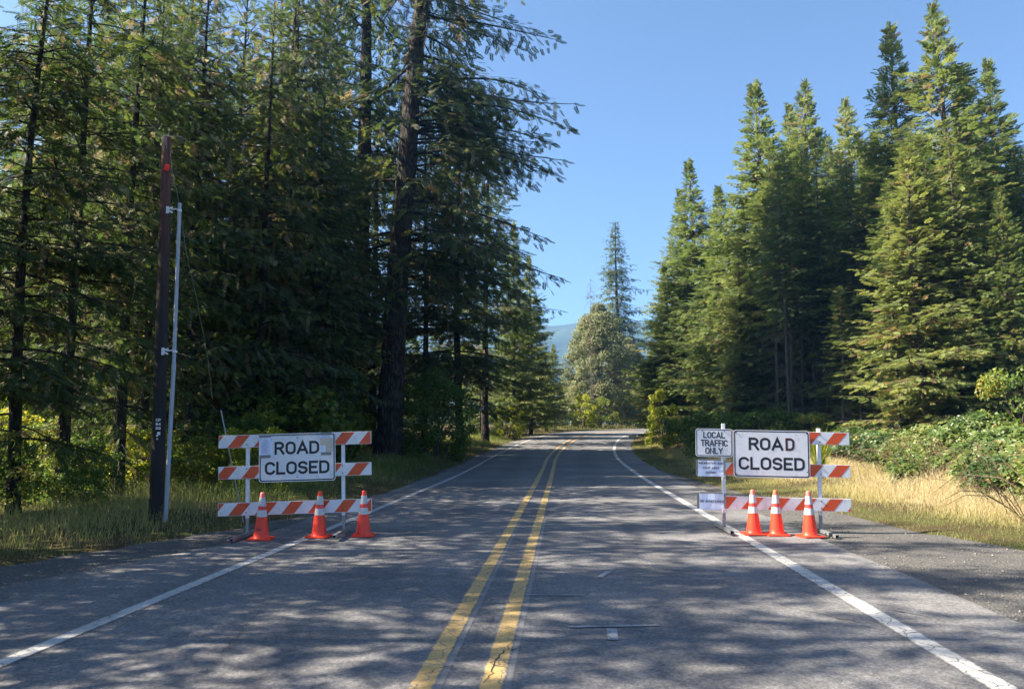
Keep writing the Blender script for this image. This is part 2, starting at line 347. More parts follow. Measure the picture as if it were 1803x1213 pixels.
# ------------------------------------------------------------------ ground, road
def axis(a, b, st, far, grow=1.35):
    c = list(np.arange(a, b + 1e-6, st)); d = st; v = c[-1]
    while v < far: d *= grow; v += d; c.append(v)
    d = st; v = c[0]; pre = []
    while v > -far: d *= grow; v -= d; pre.append(v)
    return np.array(pre[::-1] + c)
gx, gy = axis(-26, 26, .45, 1500), axis(-2, 72, .55, 1500)
GX, GY = np.meshgrid(gx, gy); GZ = gz(GX, GY)
nx, ny = len(gx), len(gy)
idx = np.arange(nx * ny).reshape(ny, nx)
Q = np.stack([idx[:-1, :-1], idx[:-1, 1:], idx[1:, 1:], idx[1:, :-1]], -1).reshape(-1, 4)
link('ground', mesh_np('ground', np.stack([GX, GY, GZ], -1).reshape(-1, 3), Q, smooth=True), M['soil'])['kind'] = 'structure'

def strip(name, fa, fb, z, mat, n=1, y0=-20, y1=400, kind='structure', mid=None):
    """a sheet between two lateral offsets along the centreline"""
    I = [i for i in range(len(CL)) if y0 <= CL[i, 1] <= y1 or i > 260]
    I = [i for i in I if CL[i, 1] >= y0]
    if y1 < 400: I = [i for i in I if CL[i, 1] <= y1 and i < 200]
    V = []; UV = []
    for i in I:
        x, y, th = CL[i]; a = float(fa(y)); b = float(fb(y))
        for k in range(n + 1):
            t = a + (b - a) * k / n; X = x + CLN[i, 0] * t; Y = y + CLN[i, 1] * t
            V.append((X, Y, float(P(Y)) + z)); UV.append((t if mat is M['asphalt'] else k / n, i * .5))
    nn = n + 1; Fc = [(a * nn + k, a * nn + k + 1, (a + 1) * nn + k + 1, (a + 1) * nn + k) for a in range(len(I) - 1) for k in range(n)]
    me = mesh_np(name, np.array(V), np.array(Fc), smooth=True)
    uv = me.uv_layers.new(name='lane'); li = np.zeros(len(me.loops), np.int32); me.loops.foreach_get('vertex_index', li)
    uv.data.foreach_set('uv', np.array(UV, np.float32)[li].ravel())
    o = link(name, me, mat); o['kind'] = kind; return o
jit = lambda y, s, a: a * (vnoise(np.array([y]), np.array([s * 7.3]), .9, s)[0] - .5) * 2
strip('gravel_shoulder', lambda y: grav_l(y) + jit(y, 3, .18), lambda y: grav_r(y) + jit(y, 4, .18), 0.0, M['gravel'], 24)
strip('road', lambda y: asph_l(y) + jit(y, 5, .05), lambda y: asph_r(y) + jit(y, 6, .05), 0.012, M['asphalt'], 16)
LW = .085
strip('edge_line', lambda y: -HW - LW, lambda y: -HW + LW, .016, M['white_line'])
strip('edge_line', lambda y: HW - .105, lambda y: HW + .105, .016, M['white_line_worn'])
strip('centre_line', lambda y: -.33 - .09, lambda y: -.33 + .09, .016, M['yellow_line'])
strip('centre_line', lambda y: .12 - .09, lambda y: .12 + .09, .016, M['yellow_line'])
# older pale paint showing beside the yellow lines near the camera
strip('worn_paint', lambda y: -.33 + .075, lambda y: -.33 + .135, .0145, M['faded'], y1=15.3)
strip('worn_paint', lambda y: .12 + .075, lambda y: .12 + .135, .0145, M['faded'], y1=15.3)
def mark(p0, p1, wd, name='surveyor_mark'):
    a = Vector((*gnd(*p0), 0)); b = Vector((*gnd(*p1), 0)); t = (b - a); n = Vector((-t.y, t.x, 0)).normalized() * wd / 2
    V = []; UV = []; K = max(2, int(t.length / .1))
    for i in range(K + 1):
        c = a + t * i / K; j = n * (1 + (.3 * math.sin(i * 1.7) if wd < .07 else 0)); V += [c - j, c + j]; UV += [(.15, i), (.85, i)]
    V = np.array([(v.x, v.y, .020) for v in V]); Fc = np.array([(2 * i, 2 * i + 1, 2 * i + 3, 2 * i + 2) for i in range(K)])
    me = mesh_np(name, V, Fc); uv = me.uv_layers.new(name='lane'); li = np.zeros(len(me.loops), np.int32); me.loops.foreach_get('vertex_index', li)
    uv.data.foreach_set('uv', np.array(UV, np.float32)[li].ravel()); o = link(name, me, M['chalk']); o['kind'] = 'structure'
mark((1000, 1107), (1162, 1104), .045); mark((1077, 1110), (1080, 1130), .085)
mark((925, 1050), (1030, 1050.5), .035); mark((1056, 1019), (1072, 1008), .07)

M['crack'] = simple('dark_crack_filler', (.022, .021, .021), .9)
def crack(pts, wd):
    rg = np.random.default_rng(int(pts[0][0])); P_ = [np.array(gnd(*p)) for p in pts]; path = []
    for a, b in zip(P_[:-1], P_[1:]):
        k = max(2, int(np.linalg.norm(b - a) / .05)); path += [a + (b - a) * i / k + rg.normal(0, .012, 2) for i in range(k)]
    path.append(P_[-1]); path = np.array(path); t = np.gradient(path, axis=0); t /= np.maximum(np.linalg.norm(t, axis=1, keepdims=True), 1e-6); nn = np.stack([-t[:, 1], t[:, 0]], 1)
    w_ = wd * rg.uniform(.3, 1.3, (len(path), 1)) * np.sin(np.linspace(.15, math.pi - .15, len(path)))[:, None]
    V = np.stack([path - nn * w_, path + nn * w_], 1).reshape(-1, 2); V = np.concatenate([V, np.full((len(V), 1), .0185)], 1)
    Fc = np.array([(2 * i, 2 * i + 2, 2 * i + 3, 2 * i + 1) for i in range(len(path) - 1)]); o = link('road_crack', mesh_np('road_crack', V, Fc), M['crack']); o['kind'] = 'structure'
crack([(905, 1130), (893, 1145), (876, 1160), (868, 1185), (850, 1208)], .007); crack([(868, 1172), (895, 1180)], .006); crack([(893, 1145), (900, 1148), (915, 1140)], .005)
crack([(560, 908), (700, 904), (860, 903), (1010, 902), (1200, 903)], .006)
crack([(1400, 1075), (1450, 1085), (1520, 1100), (1560, 1096)], .008); crack([(745, 1190), (770, 1182), (800, 1176)], .005)
crack([(1565, 1075), (1590, 1080), (1640, 1090)], .012); crack([(340, 1213), (420, 1120), (470, 1060)], .003)

# far ridge
xs = np.linspace(-900, 1250, 110); rows = []
for k, (yy, f) in enumerate([(1050, 0.0), (1120, .45), (1200, .8), (1300, 1.0), (1480, .7)]):
    hh = (183 + 34 * (vnoise(xs, xs * 0, 230, 5) - .5) + 14 * (vnoise(xs, xs * 0, 65, 6) - .5) + 5 * (vnoise(xs, xs * 0, 17, 7) - .5)) * f
    hh += (vnoise(xs, xs * 0 + yy, 30, 8) - .5) * 12 * (f > 0) * (f < 1) + (2.5 if f == 0 else 0)
    rows.append(np.stack([xs, np.full_like(xs, yy), hh], 1))
Vr = np.concatenate(rows); n = len(xs); Fr = np.array([(r * n + i, r * n + i + 1, (r + 1) * n + i + 1, (r + 1) * n + i) for r in range(4) for i in range(n - 1)])
M['ridge'] = simple('forested_ridge', (.035, .055, .03), 1, var=.5, scale=.02)
link('hills', mesh_np('hills', Vr, Fr, smooth=True), M['ridge'])['kind'] = 'structure'

# ------------------------------------------------------------------ foliage engine
def fir_spray(n=6, w=.5, droop=0.0, seed=0, tw=.075):
    rg = np.random.default_rng(seed); T = []
    T.append([(0, -.018, 0), (0, .018, 0), (1.0, 0, 0)])
    for i in range(n):
        t = .08 + .86 * i / n
        for s in (-1, 1):
            a = R(48 + rg.uniform(-10, 10)); l = w * (1 - .55 * t) * rg.uniform(.8, 1.15); wd = tw * rg.uniform(.8, 1.3)
            b = np.array([t, 0, 0]); d = np.array([math.cos(a), s * math.sin(a), rg.uniform(-.25, .12) - droop])
            d /= np.linalg.norm(d); nrm = np.array([-d[1], d[0], 0]); nrm /= np.linalg.norm(nrm)
            T.append([b - nrm * wd * .6, b + d * l * .45 + nrm * wd, b + d * l])
            T.append([b + d * l * .40 - nrm * wd * 1.3, b + d * l * .25 + nrm * wd * .3, b + d * l * .92 - nrm * wd * .2])
    T = np.array(T, float); T[..., 2] -= .12 * T[..., 0] ** 2
    return T
SPR_FULL = fir_spray(7, .46, 0, 0, .062); SPR_FINE = fir_spray(8, .40, .05, 8, .050); SPR_LITE = fir_spray(4, .55, seed=3)[:]; SPR_HANG = fir_spray(8, .20, .25, 5, .030)
def place_sprays(T, Pp, D, U, sc, tone, wid=None):
    """T (k,3,3) prototype triangles; returns V,tone"""
    D = D / np.linalg.norm(D, axis=1, keepdims=True)
    Y = np.cross(U, D); Y /= np.maximum(np.linalg.norm(Y, axis=1, keepdims=True), 1e-6); Z = np.cross(D, Y)
    q = T.reshape(-1, 3)
    V = Pp[:, None, :] + sc[:, None, None] * (q[None, :, 0:1] * D[:, None, :] + q[None, :, 1:2] * Y[:, None, :] + q[None, :, 2:3] * Z[:, None, :])
    tn = np.repeat(tone[:, None], len(T), 1)
    return V.reshape(-1, 3), tn.ravel()
def tubes_np(paths, n=5):
    """paths: list of (pts (k,3), radii (k,)) -> V, F quads"""
    Vs = []; Fs = []; b = 0
    for pts, rad in paths:
        pts = np.asarray(pts, float); rad = np.asarray(rad, float); k = len(pts)
        t = np.gradient(pts, axis=0); t /= np.maximum(np.linalg.norm(t, axis=1, keepdims=True), 1e-9)
        ref = np.array([.13, .21, .97]) if abs(t[0, 2]) < .8 else np.array([.97, .13, .2])
        A = np.cross(t, ref); A /= np.linalg.norm(A, axis=1, keepdims=True); B = np.cross(t, A)
        an = np.arange(n) * 2 * math.pi / n
        ring = pts[:, None] + rad[:, None, None] * (np.cos(an)[None, :, None] * A[:, None] + np.sin(an)[None, :, None] * B[:, None])
        Vs.append(ring.reshape(-1, 3)); i = np.arange(k - 1)[:, None] * n; j = np.arange(n)[None]; j2 = (j + 1) % n
        Fs.append((np.stack([i + j, i + j2, i + n + j2, i + n + j], -1) + b).reshape(-1, 4)); b += k * n
    return np.concatenate(Vs), np.concatenate(Fs)

def make_conifer(name, H, r0, Lmax, crown0, nlimb, step, seed, shape=1.0, up=15, droop=.5, spray=.42, bare_in=.12, T=None,
                 hang=0.0, dead_low=0, lean=0.0, cur=0.0, lmin=.5, skip=0.0, trunk_n=12, tone0=.35, tonev=.22, lichen=.02, dead=.03, top_pow=.85, rmod=None, azb=None, mat='fir_dark', bark='bark_thin', aspread=1.0, lat_k=.42, avoid=1.0, lcap=99):
    rg = np.random.default_rng(seed); T = SPR_FULL if T is None else T
    def axisp(z): return np.array([lean * z / H * 1.0 + cur * math.sin(z / H * 3.1), .25 * math.sin(z / H * 4 + seed) * min(1, H / 25), z])
    # trunk
    zs = np.linspace(-.3, H, max(10, int(H / .8)) + 1); pts = []; rad = []
    for z in zs:
        pts.append(axisp(z)); f = max(0, z / H); rr = r0 * (1 - f) ** .8 * (1 + .35 * math.exp(-max(z, 0) / .5)) + .014; rad.append(rr)
    TV, TF = tubes_np([(pts, rad)], trunk_n)
    q = TV.copy(); ang = np.arctan2(q[:, 1] - np.interp(q[:, 2], zs, [p[1] for p in pts]), q[:, 0] - np.interp(q[:, 2], zs, [p[0] for p in pts]))
    k = 1 + .07 * np.sin(ang * 5 + q[:, 2] * .6) + .05 * rg.standard_normal(len(q))
    cxy = np.stack([np.interp(q[:, 2], zs, [p[0] for p in pts]), np.interp(q[:, 2], zs, [p[1] for p in pts])], 1)
    TV[:, :2] = cxy + (TV[:, :2] - cxy) * k[:, None]
    limbs = []; SP = []; SD = []; SU = []; SS = []; ST = []; HP = []; HS = []; HT = []
    # limbs
    zl = crown0 + (H - crown0 - .15) * (np.sort(rg.random(nlimb)) ** top_pow)
    ga = rg.uniform(0, 6.28)
    for i, z in enumerate(zl):
        f = (z - crown0) / (H - crown0)
        prof = (1 - f) ** shape
        if f < .12: prof *= .72 + .28 * f / .12
        L = max(.16 if f > .9 else lmin, Lmax * prof * rg.uniform(.5, 1.2))
        if rmod: L *= rmod(f, rg)
        L = min(L, lcap)
        if rg.random() < skip: L *= rg.uniform(.2, .5)
        ga += 2.399 + rg.uniform(-.5, .5)
        a = ga
        if azb is not None and rg.random() < azb[1]: a = azb[0] + rg.normal(0, .7)
        if avoid < 1 and math.sin(a) < -.35: L *= avoid + .25 * rg.random()
        e = R(up * (.4 + 1.0 * f) + 34 * max(0, f - .7) / .3 * (1 if up > 7 else .4) + rg.normal(0, 6)); dr = droop * (1.1 - .7 * f) * rg.uniform(.7, 1.3)
        o3 = axisp(z); dxy = np.array([math.cos(a), math.sin(a), 0])
        K = max(4, int(L / .45) + 1); tt = np.linspace(0, 1, K)
        wob = rg.normal(0, .07 * L, 2)
        side = np.array([-math.sin(a), math.cos(a), 0])
        def curve(t): return o3 + dxy * (L * t * math.cos(e)) + np.array([0, 0, L * (math.sin(e) * t - dr * .42 * t * t + .12 * dr * t ** 4)]) + side * (wob[0] * math.sin(3 * t) + wob[1] * t * t)
        pts = np.array([curve(t) for t in tt]); rr = (.012 + .011 * L) * (1 - .85 * tt); limbs.append((pts, rr))
        lt = np.clip(tone0 + rg.normal(0, tonev * .5), 0, .8)
        n = max(2, int(L * (1 - bare_in) / step)); ts = bare_in + (1 - bare_in) * (np.arange(n) + .5) / n
        for t in ts:
            p = curve(t); tan = curve(min(1, t + .04)) - curve(t - .04); tan /= np.linalg.norm(tan)
            ll = (lat_k * L * (1 - t) ** .75 + .22) * rg.uniform(.6, 1.15)
            if L > 3: ll = min(ll, 1.5 + rg.uniform(-.4, .4))
            for s in (-1, 1):
                if rg.random() < .1: continue
                an = R(55 + rg.normal(0, 10)); d = tan * math.cos(an) + s * np.cross([0, 0, 1], tan) * math.sin(an); d[2] += rg.normal(-.12 - hang * .4, .12)
                d /= np.linalg.norm(d)
                m = max(1, int(round(ll / (spray * .75))))
                if ll > .7: limbs.append((np.array([p, p + d * ll * .5 + [0, 0, -.03], p + d * ll * .95 + [0, 0, -.12 * ll]]), np.array([.010, .006, .003])))
                for j in range(m):
                    u = (j + .35) / m; pp = p + d * ll * u + np.array([0, 0, -.12 * ll * u * u]); sg = 1 if j % 2 else -1
                    if j == m - 1: dd = d.copy()
                    else:
                        perp = np.cross([0, 0, 1], d); dd = d * .75 + perp * sg * .65
                    dd = dd + rg.normal(0, .15, 3); dd[2] -= .15 + hang * rg.uniform(0, 1.2)
                    SP.append(pp); SD.append(dd); SU.append(np.array([0, 0, 1.0]) + rg.normal(0, .35, 3) * aspread); SS.append(spray * rg.uniform(.75, 1.25) * (1.15 - .6 * t) * (1 if f < .8 else 1 - .5 * (f - .8) / .2))
                    x = rg.random(); ST.append(.97 + rg.uniform(-.04, .03) if x < lichen else (.89 + rg.uniform(0, .04) if x < lichen + dead * (2 if t < .45 else .5) else np.clip(lt + rg.normal(0, tonev * .6), 0, .82)))
                    if hang and rg.random() < hang * .55:
                        HP.append(pp); HS.append(spray * rg.uniform(.6, 1.5)); HT.append(np.clip(lt + rg.normal(.1, .15), 0, .82) if rg.random() > .35 else rg.uniform(.9, 1))
        SP.append(curve(.97)); SD.append(curve(1) - curve(.9)); SU.append(np.array([0, 0, 1.0])); SS.append(spray * (1 if f < .8 else .7)); ST.append(lt)
    # leader
    for k in range(9):
        z = H - .6 - .16 * k; SP.append(axisp(z)); a = k * 2.4; SD.append(np.array([math.cos(a) * (.2 + .1 * k), math.sin(a) * (.2 + .1 * k), .8])); SU.append(np.array([math.cos(a), math.sin(a), .2])); SS.append(spray * (.35 + .05 * k)); ST.append(tone0 + .2)
    Pp, D, U, Sc, Tn = map(np.array, (SP, SD, SU, SS, ST))
    V, tn = place_sprays(T, Pp, D, U, Sc, Tn)
    if HP:
        HP = np.array(HP); nh = len(HP); Dh = np.tile([0, 0, -1.0], (nh, 1)) + rg.normal(0, .12, (nh, 3)); Uh = rg.normal(0, 1, (nh, 3))
        V2, t2 = place_sprays(SPR_HANG, HP, Dh, Uh, np.array(HS), np.array(HT)); V = np.concatenate([V, V2]); tn = np.concatenate([tn, t2])
    Fc = np.arange(len(V)).reshape(-1, 3)
    crown = mesh_np(name + '_crown', V, Fc, tn); crown.materials.append(M[mat])
    LV, LF = tubes_np(limbs, 4); lm = mesh_np(name + '_limbs', LV, LF, smooth=True); lm.materials.append(M['bark_dark' if bark == 'bark_dark' else 'stem'])
    tr = mesh_np(name + '_trunk', TV, TF, smooth=True); tr.materials.append(M[bark])
    parts = [('trunk', tr), ('branches', lm), ('crown', crown)]
    if dead_low:
        pa = []
        for i in range(dead_low):
            z = .6 + (crown0 - .3) * rg.random(); a = rg.uniform(0, 6.28); L = rg.uniform(.6, 2.1); o3 = axisp(z); d = np.array([math.cos(a), math.sin(a), rg.uniform(-.35, .15)])
            pts = np.array([o3 + d * L * t + np.array([0, 0, -.25 * L * t * t]) for t in (0, .35, .7, 1)]); pa.append((pts, np.array([.016, .011, .007, .003])))
            for j in range(5):
                t = rg.uniform(.25, .95); b = o3 + d * L * t + np.array([0, 0, -.25 * L * t * t]); e = d + rg.normal(0, .7, 3); e /= np.linalg.norm(e)
                l2 = rg.uniform(.2, .6); pa.append((np.array([b, b + e * l2 * .5, b + e * l2 + [0, 0, -.1]]), np.array([.006, .004, .002])))
        DV, DF = tubes_np(pa, 3); dm = mesh_np(name + '_dead', DV, DF); dm.materials.append(M['deadwood']); parts.append(('dead_branches', dm))
    tris = len(Fc) + 2 * len(LF) + 2 * len(TF)
    print('TREE', name, 'sprays', len(Pp), 'tris', tris)
    return dict(parts=parts, H=H)

def leafcloud(name, centres, rads, per, leaf, seed, mat, tone=.45, tv=.25, nrm_up=.6, flat=.7):
    rg = np.random.default_rng(seed); V = []; Tn = []
    for c, r in zip(centres, rads):
        n = int(per * r * r * 6); u = rg.normal(0, 1, (n, 3)); u /= np.linalg.norm(u, axis=1, keepdims=True); rr = r * rg.uniform(.25, 1.0, (n, 1)) ** .45
        p = c + u * rr * np.array([1, 1, flat]); ct = tone + rg.normal(0, tv * .5)
        nn = u * .6 + rg.normal(0, .6, (n, 3)) + np.array([0, 0, nrm_up]); nn /= np.linalg.norm(nn, axis=1, keepdims=True)
        t = np.cross(nn, rg.normal(0, 1, (n, 3))); t /= np.linalg.norm(t, axis=1, keepdims=True); b = np.cross(nn, t)
        s = leaf * rg.uniform(.6, 1.3, (n, 1))
        q0 = p - t * s * .5; q1 = p + b * s * .38 + nn * s * .1; q2 = p + t * s * .55 - nn * s * .08; q3 = p - b * s * .38 + nn * s * .1
        V.append(np.stack([q0, q1, q2, q0, q2, q3], 1).reshape(-1, 3)); tt = np.clip(ct + rg.normal(0, tv * .6, n), 0, 1); Tn.append(np.repeat(tt, 2))
    V = np.concatenate(V); Tn = np.concatenate(Tn); me = mesh_np(name, V, np.arange(len(V)).reshape(-1, 3), Tn); me.materials.append(M[mat]); return me
def make_bush(name, H, W, nclump, cr, per, leaf, seed, mat='broadleaf', tone=.45, tv=.3, nstem=7, low=.05, shape='round', bark='stem'):
    rg = np.random.default_rng(seed); C = []; Rr = []; st = []
    for i in range(nclump):
        a = rg.uniform(0, 6.28); f = rg.uniform(low, 1)
        if shape == 'round': w_ = W * math.sqrt(max(.05, 1 - (2 * f - .85) ** 2 / 1.33))
        elif shape == 'egg': w_ = W * (math.sin(math.pi * min(1, (f * .86 + .18))) ** .6)
        else: w_ = W * (1 - f * .4)
        q = w_ * rg.uniform(.3, 1) ** .5; C.append(np.array([q * math.cos(a), q * math.sin(a), H * f])); Rr.append(cr * rg.uniform(.5, 1.4))
    for k in range(nstem):
        c = C[rg.integers(len(C))]; b = np.array([rg.normal(0, .12), rg.normal(0, .12), -.1]); m = (b + c) / 2 + np.array([c[0] * -.15, c[1] * -.15, H * .08])
        st.append((np.array([b, (b + m) / 2 + rg.normal(0, .04, 3), m, (m + c) / 2 + rg.normal(0, .05, 3), c]), np.array([.03, .026, .02, .013, .006]) * (H / 3) ** .7))
    for c in C[::2]:
        st.append((np.array([c * np.array([.35, .35, .7]), c]), np.array([.012, .004])))
    SV, SF = tubes_np(st, 5); sm = mesh_np(name + '_stems', SV, SF, smooth=True); sm.materials.append(M[bark])
    lf = leafcloud(name + '_leaves', C, Rr, per, leaf, seed + 1, mat, tone, tv)
    print('BUSH', name, len(lf.polygons))
    return dict(parts=[('stems', sm), ('foliage', lf)], H=H)
def plant(pr, name, x, y, rz, label, cat, group=None, sc=1.0, scz=None, z=None, tilt=(0, 0)):
    zz = float(gz(np.array([x]), np.array([y]))[0]) if z is None else z
    e = empty(name, (x, y, zz - .02), rz, label, cat, group); e.scale = (sc, sc, scz or sc); e.rotation_euler = (tilt[0], tilt[1], rz)
    for pn, me in pr['parts']:
        o = bpy.data.objects.new(pn, me); COL.objects.link(o); o.parent = e
        if pn in ('branches', 'dead_branches', 'stems'): o['kind'] = 'stuff'
    return e
def pxx(px, d): return (px - CX) / F * d * cp / 1.0
def top_z(py, d): return atd(CX, py, d)[2]
def tree_at(pr, name, px, d, toppy, label, cat='tree', group=None, rz=None, wide=1.0, **k):
    x = pxx(px, d); zb = float(gz(np.array([x]), np.array([d]))[0]); h = top_z(toppy, d) - zb; s = h / pr['H']
    return plant(pr, name, x, d, random.uniform(0, 6.28) if rz is None else rz, label, cat, group, sc=s * wide, scz=s, **k)

# ------------------------------------------------------------------ trees: one of each kind
def rm_old(f, rg): return rg.uniform(.65, 1.2) if f < .9 else .7
big_a = make_conifer('veteran_fir', 34, .50, 7.8, 6.8, 235, .40, 21, shape=.42, up=8, droop=.85, spray=.58, bare_in=.16, lat_k=.6, hang=.14, avoid=.35, lcap=6.7, dead_low=10, lean=3.0, cur=-.5,
                     rmod=rm_old, trunk_n=20, lichen=.05, dead=.04, top_pow=1.05, bark='bark_dark', T=SPR_FINE, azb=(0.1, .35))
big_b = make_conifer('old_fir', 32, .42, 6.0, 5.5, 190, .40, 22, shape=.45, up=5, droop=.8, spray=.58, avoid=.35, bare_in=.15, hang=.14, dead_low=14, lean=.4, cur=.2,
                     rmod=rm_old, trunk_n=16, lichen=.05, dead=.04, top_pow=1.0, bark='bark_dark', T=SPR_FINE)
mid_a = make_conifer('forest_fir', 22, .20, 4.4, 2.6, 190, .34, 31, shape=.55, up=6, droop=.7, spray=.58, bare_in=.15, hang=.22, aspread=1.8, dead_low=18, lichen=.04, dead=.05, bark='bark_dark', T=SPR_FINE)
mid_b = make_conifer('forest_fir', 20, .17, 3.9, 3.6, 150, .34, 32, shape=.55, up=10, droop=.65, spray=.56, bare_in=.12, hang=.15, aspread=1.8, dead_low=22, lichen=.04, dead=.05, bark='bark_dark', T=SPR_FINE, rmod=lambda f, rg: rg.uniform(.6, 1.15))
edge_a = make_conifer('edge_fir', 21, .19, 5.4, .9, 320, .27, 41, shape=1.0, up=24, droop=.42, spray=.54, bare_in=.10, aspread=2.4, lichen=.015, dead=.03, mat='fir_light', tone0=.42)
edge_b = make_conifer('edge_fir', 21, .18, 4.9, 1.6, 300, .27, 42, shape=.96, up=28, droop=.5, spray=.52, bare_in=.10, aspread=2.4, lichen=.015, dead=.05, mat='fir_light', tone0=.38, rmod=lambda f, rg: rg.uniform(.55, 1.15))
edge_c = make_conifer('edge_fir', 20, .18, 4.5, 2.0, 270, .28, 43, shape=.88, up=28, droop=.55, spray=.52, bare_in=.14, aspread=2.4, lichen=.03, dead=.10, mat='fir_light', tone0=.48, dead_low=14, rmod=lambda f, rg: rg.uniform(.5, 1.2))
pole_a = make_conifer('slender_fir', 20, .12, 2.6, 9.5, 120, .32, 51, shape=.7, up=18, droop=.5, spray=.5, dead_low=60, mat='fir_light', tone0=.3, trunk_n=8, dead=.05)
pole_b = make_conifer('slender_fir', 19, .10, 2.3, 7.0, 110, .32, 52, shape=.6, up=16, droop=.5, spray=.48, dead_low=50, mat='fir_light', tone0=.25, trunk_n=8, dead=.05, rmod=lambda f, rg: rg.uniform(.5, 1.2))
spire = make_conifer('tall_spruce', 32, .34, 6.2, 3, 270, .5, 61, shape=.7, up=2, droop=.75, spray=.75, hang=.35, mat='fir_dark', bark='bark_dark', trunk_n=8, T=SPR_LITE, rmod=lambda f, rg: rg.uniform(.6, 1.15))
young = make_conifer('young_fir', 7, .07, 1.9, .3, 75, .26, 71, shape=.8, up=14, droop=.35, spray=.32, mat='fir_light', tone0=.5, trunk_n=8)
snag = make_conifer('bare_snag', 13, .055, .3, 12.6, 2, .6, 72, shape=.7, spray=.12, dead_low=130, trunk_n=8, mat='fir_dark', bark='bark_thin')
bush_a = make_bush('maple_bush', 4.6, 2.1, 95, .42, 95, .13, 81, tone=.35)
bush_b = make_bush('low_bush', 2.4, 1.5, 60, .34, 110, .10, 82, tone=.45, shape='flat')
bush_y = make_bush('golden_maple', 3.6, 1.6, 60, .36, 90, .15, 83, mat='yellowleaf')
bush_u = make_bush('understorey_shrub', 3.2, 2.0, 62, .34, 80, .12, 84, tone=.6, tv=.4, low=.1)
round_t = make_bush('rounded_tree', 16, 5.2, 420, .95, 21, .26, 85, mat='olive', shape='egg', nstem=30, bark='deadwood')
tall_b = make_bush('leafy_tree', 9, 2.6, 120, .6, 40, .19, 86, mat='broadleaf', tone=.65, shape='egg', nstem=14)

V = []
# ---- left side, from the big leaning trunk outwards
tree_at(big_a, 'veteran_fir', 681, 37.0, -560, 'huge leaning dark-barked fir beside the left edge of the road', rz=0.0)
tree_at(big_b, 'old_fir', 613, 39.5, -420, 'second big dark trunk, just left of the huge leaning fir and behind the left barricade', rz=1.2)
tree_at(big_b, 'old_fir', 508, 34, -330, 'tall fir left of the two big trunks, its upper trunk bare against sky gaps', rz=4.4, wide=.75)
tree_at(mid_a, 'forest_fir', 808, 47, 170, 'fir right behind the huge leaning fir, above the round green bush', rz=2.2, wide=1.15)
tree_at(mid_b, 'forest_fir', 856, 55, 215, 'fir with the small white notice nailed to its trunk', rz=.4, wide=1.2)
tree_at(edge_b, 'edge_fir', 905, 63, 395, 'dark fir behind the yellow-lit shrub, on the left verge', rz=3.1, wide=1.0)
tree_at(edge_a, 'edge_fir', 934, 70, 452, 'pointed dark fir whose layered tips stand out against the blue hill', rz=.9, wide=1.05)
tree_at(edge_c, 'edge_fir', 976, 82, 606, 'small bushy fir at the outside of the bend, left of the rounded grey-green tree', rz=2, wide=1.4)
lt = [(212, 20, -110, mid_a, 'fir directly left of the utility pole, sky showing round its upper trunk'),
      (112, 17, -140, mid_b, 'tall fir trunk a third of the way from the photo edge to the utility pole'),
      (28, 15.5, -110, mid_a, 'nearest fir at the left edge of the photo with drooping dark boughs'),
      (330, 25, -60, mid_a, 'dark dense fir right behind the grey conduit pipe'),
      (398, 30, -30, mid_b, 'fir with yellow-green lit crown between the utility pole and the big trunks'),
      (455, 27, 0, mid_a, 'dark fir directly behind the left end of the left barricade'),
      (560, 33, 60, mid_b, 'fir filling the gap just behind the left road closed sign'),
      (165, 24, -60, mid_b, 'thin-crowned fir standing behind the two nearest firs on the left'),
      (745, 43, 200, mid_b, 'fir between the huge leaning trunk and the round green bush'),
      (275, 31, -60, mid_b, 'fir hidden in part behind the utility pole'),
      (655, 46, 150, mid_a, 'fir seen between the two big dark trunks')]
for px, d, tp, pr, lb in lt:
    tree_at(pr, pr['parts'][0][1].name.rsplit('_', 1)[0], px, d, tp, lb, wide=random.uniform(.95, 1.15))
# shaded second rows, left
rr = random.Random(5)
for i in range(9):
    d = rr.uniform(30, 60); px = rr.uniform(250, 640)
    pr = rr.choice([mid_a, mid_b, pole_a]); plant(pr, 'forest_fir', pxx(px, d), d, rr.uniform(0, 6), 'dark fir in the rows behind the left roadside firs', 'tree', 'firs behind the left roadside row', sc=rr.uniform(.62, .82))
# left of the frame and beside the camera: the trees that throw the dappled shade on the near road
for (x, y, pr, wd, hh) in [(-10.6, 0.9, mid_b, .6, .76), (-9.6, 3.4, mid_a, .55, .70), (-11.2, 5.9, mid_b, .7, .80), (-10.0, 8.4, mid_a, .52, .72), (-11.6, 10.7, mid_b, .7, .82), (-11.0, 13.4, mid_a, .5, .72), (-13.8, 2.2, mid_b, .8, .85), (-14.5, 8.0, mid_b, .8, .9), (-14.2, 12.6, mid_b, .7, .85)]:
    plant(pr, 'forest_fir', x, y, rr.uniform(0, 6), 'roadside fir left of the picture that shades the near road', 'tree', 'firs shading the near road', sc=wd, scz=hh)
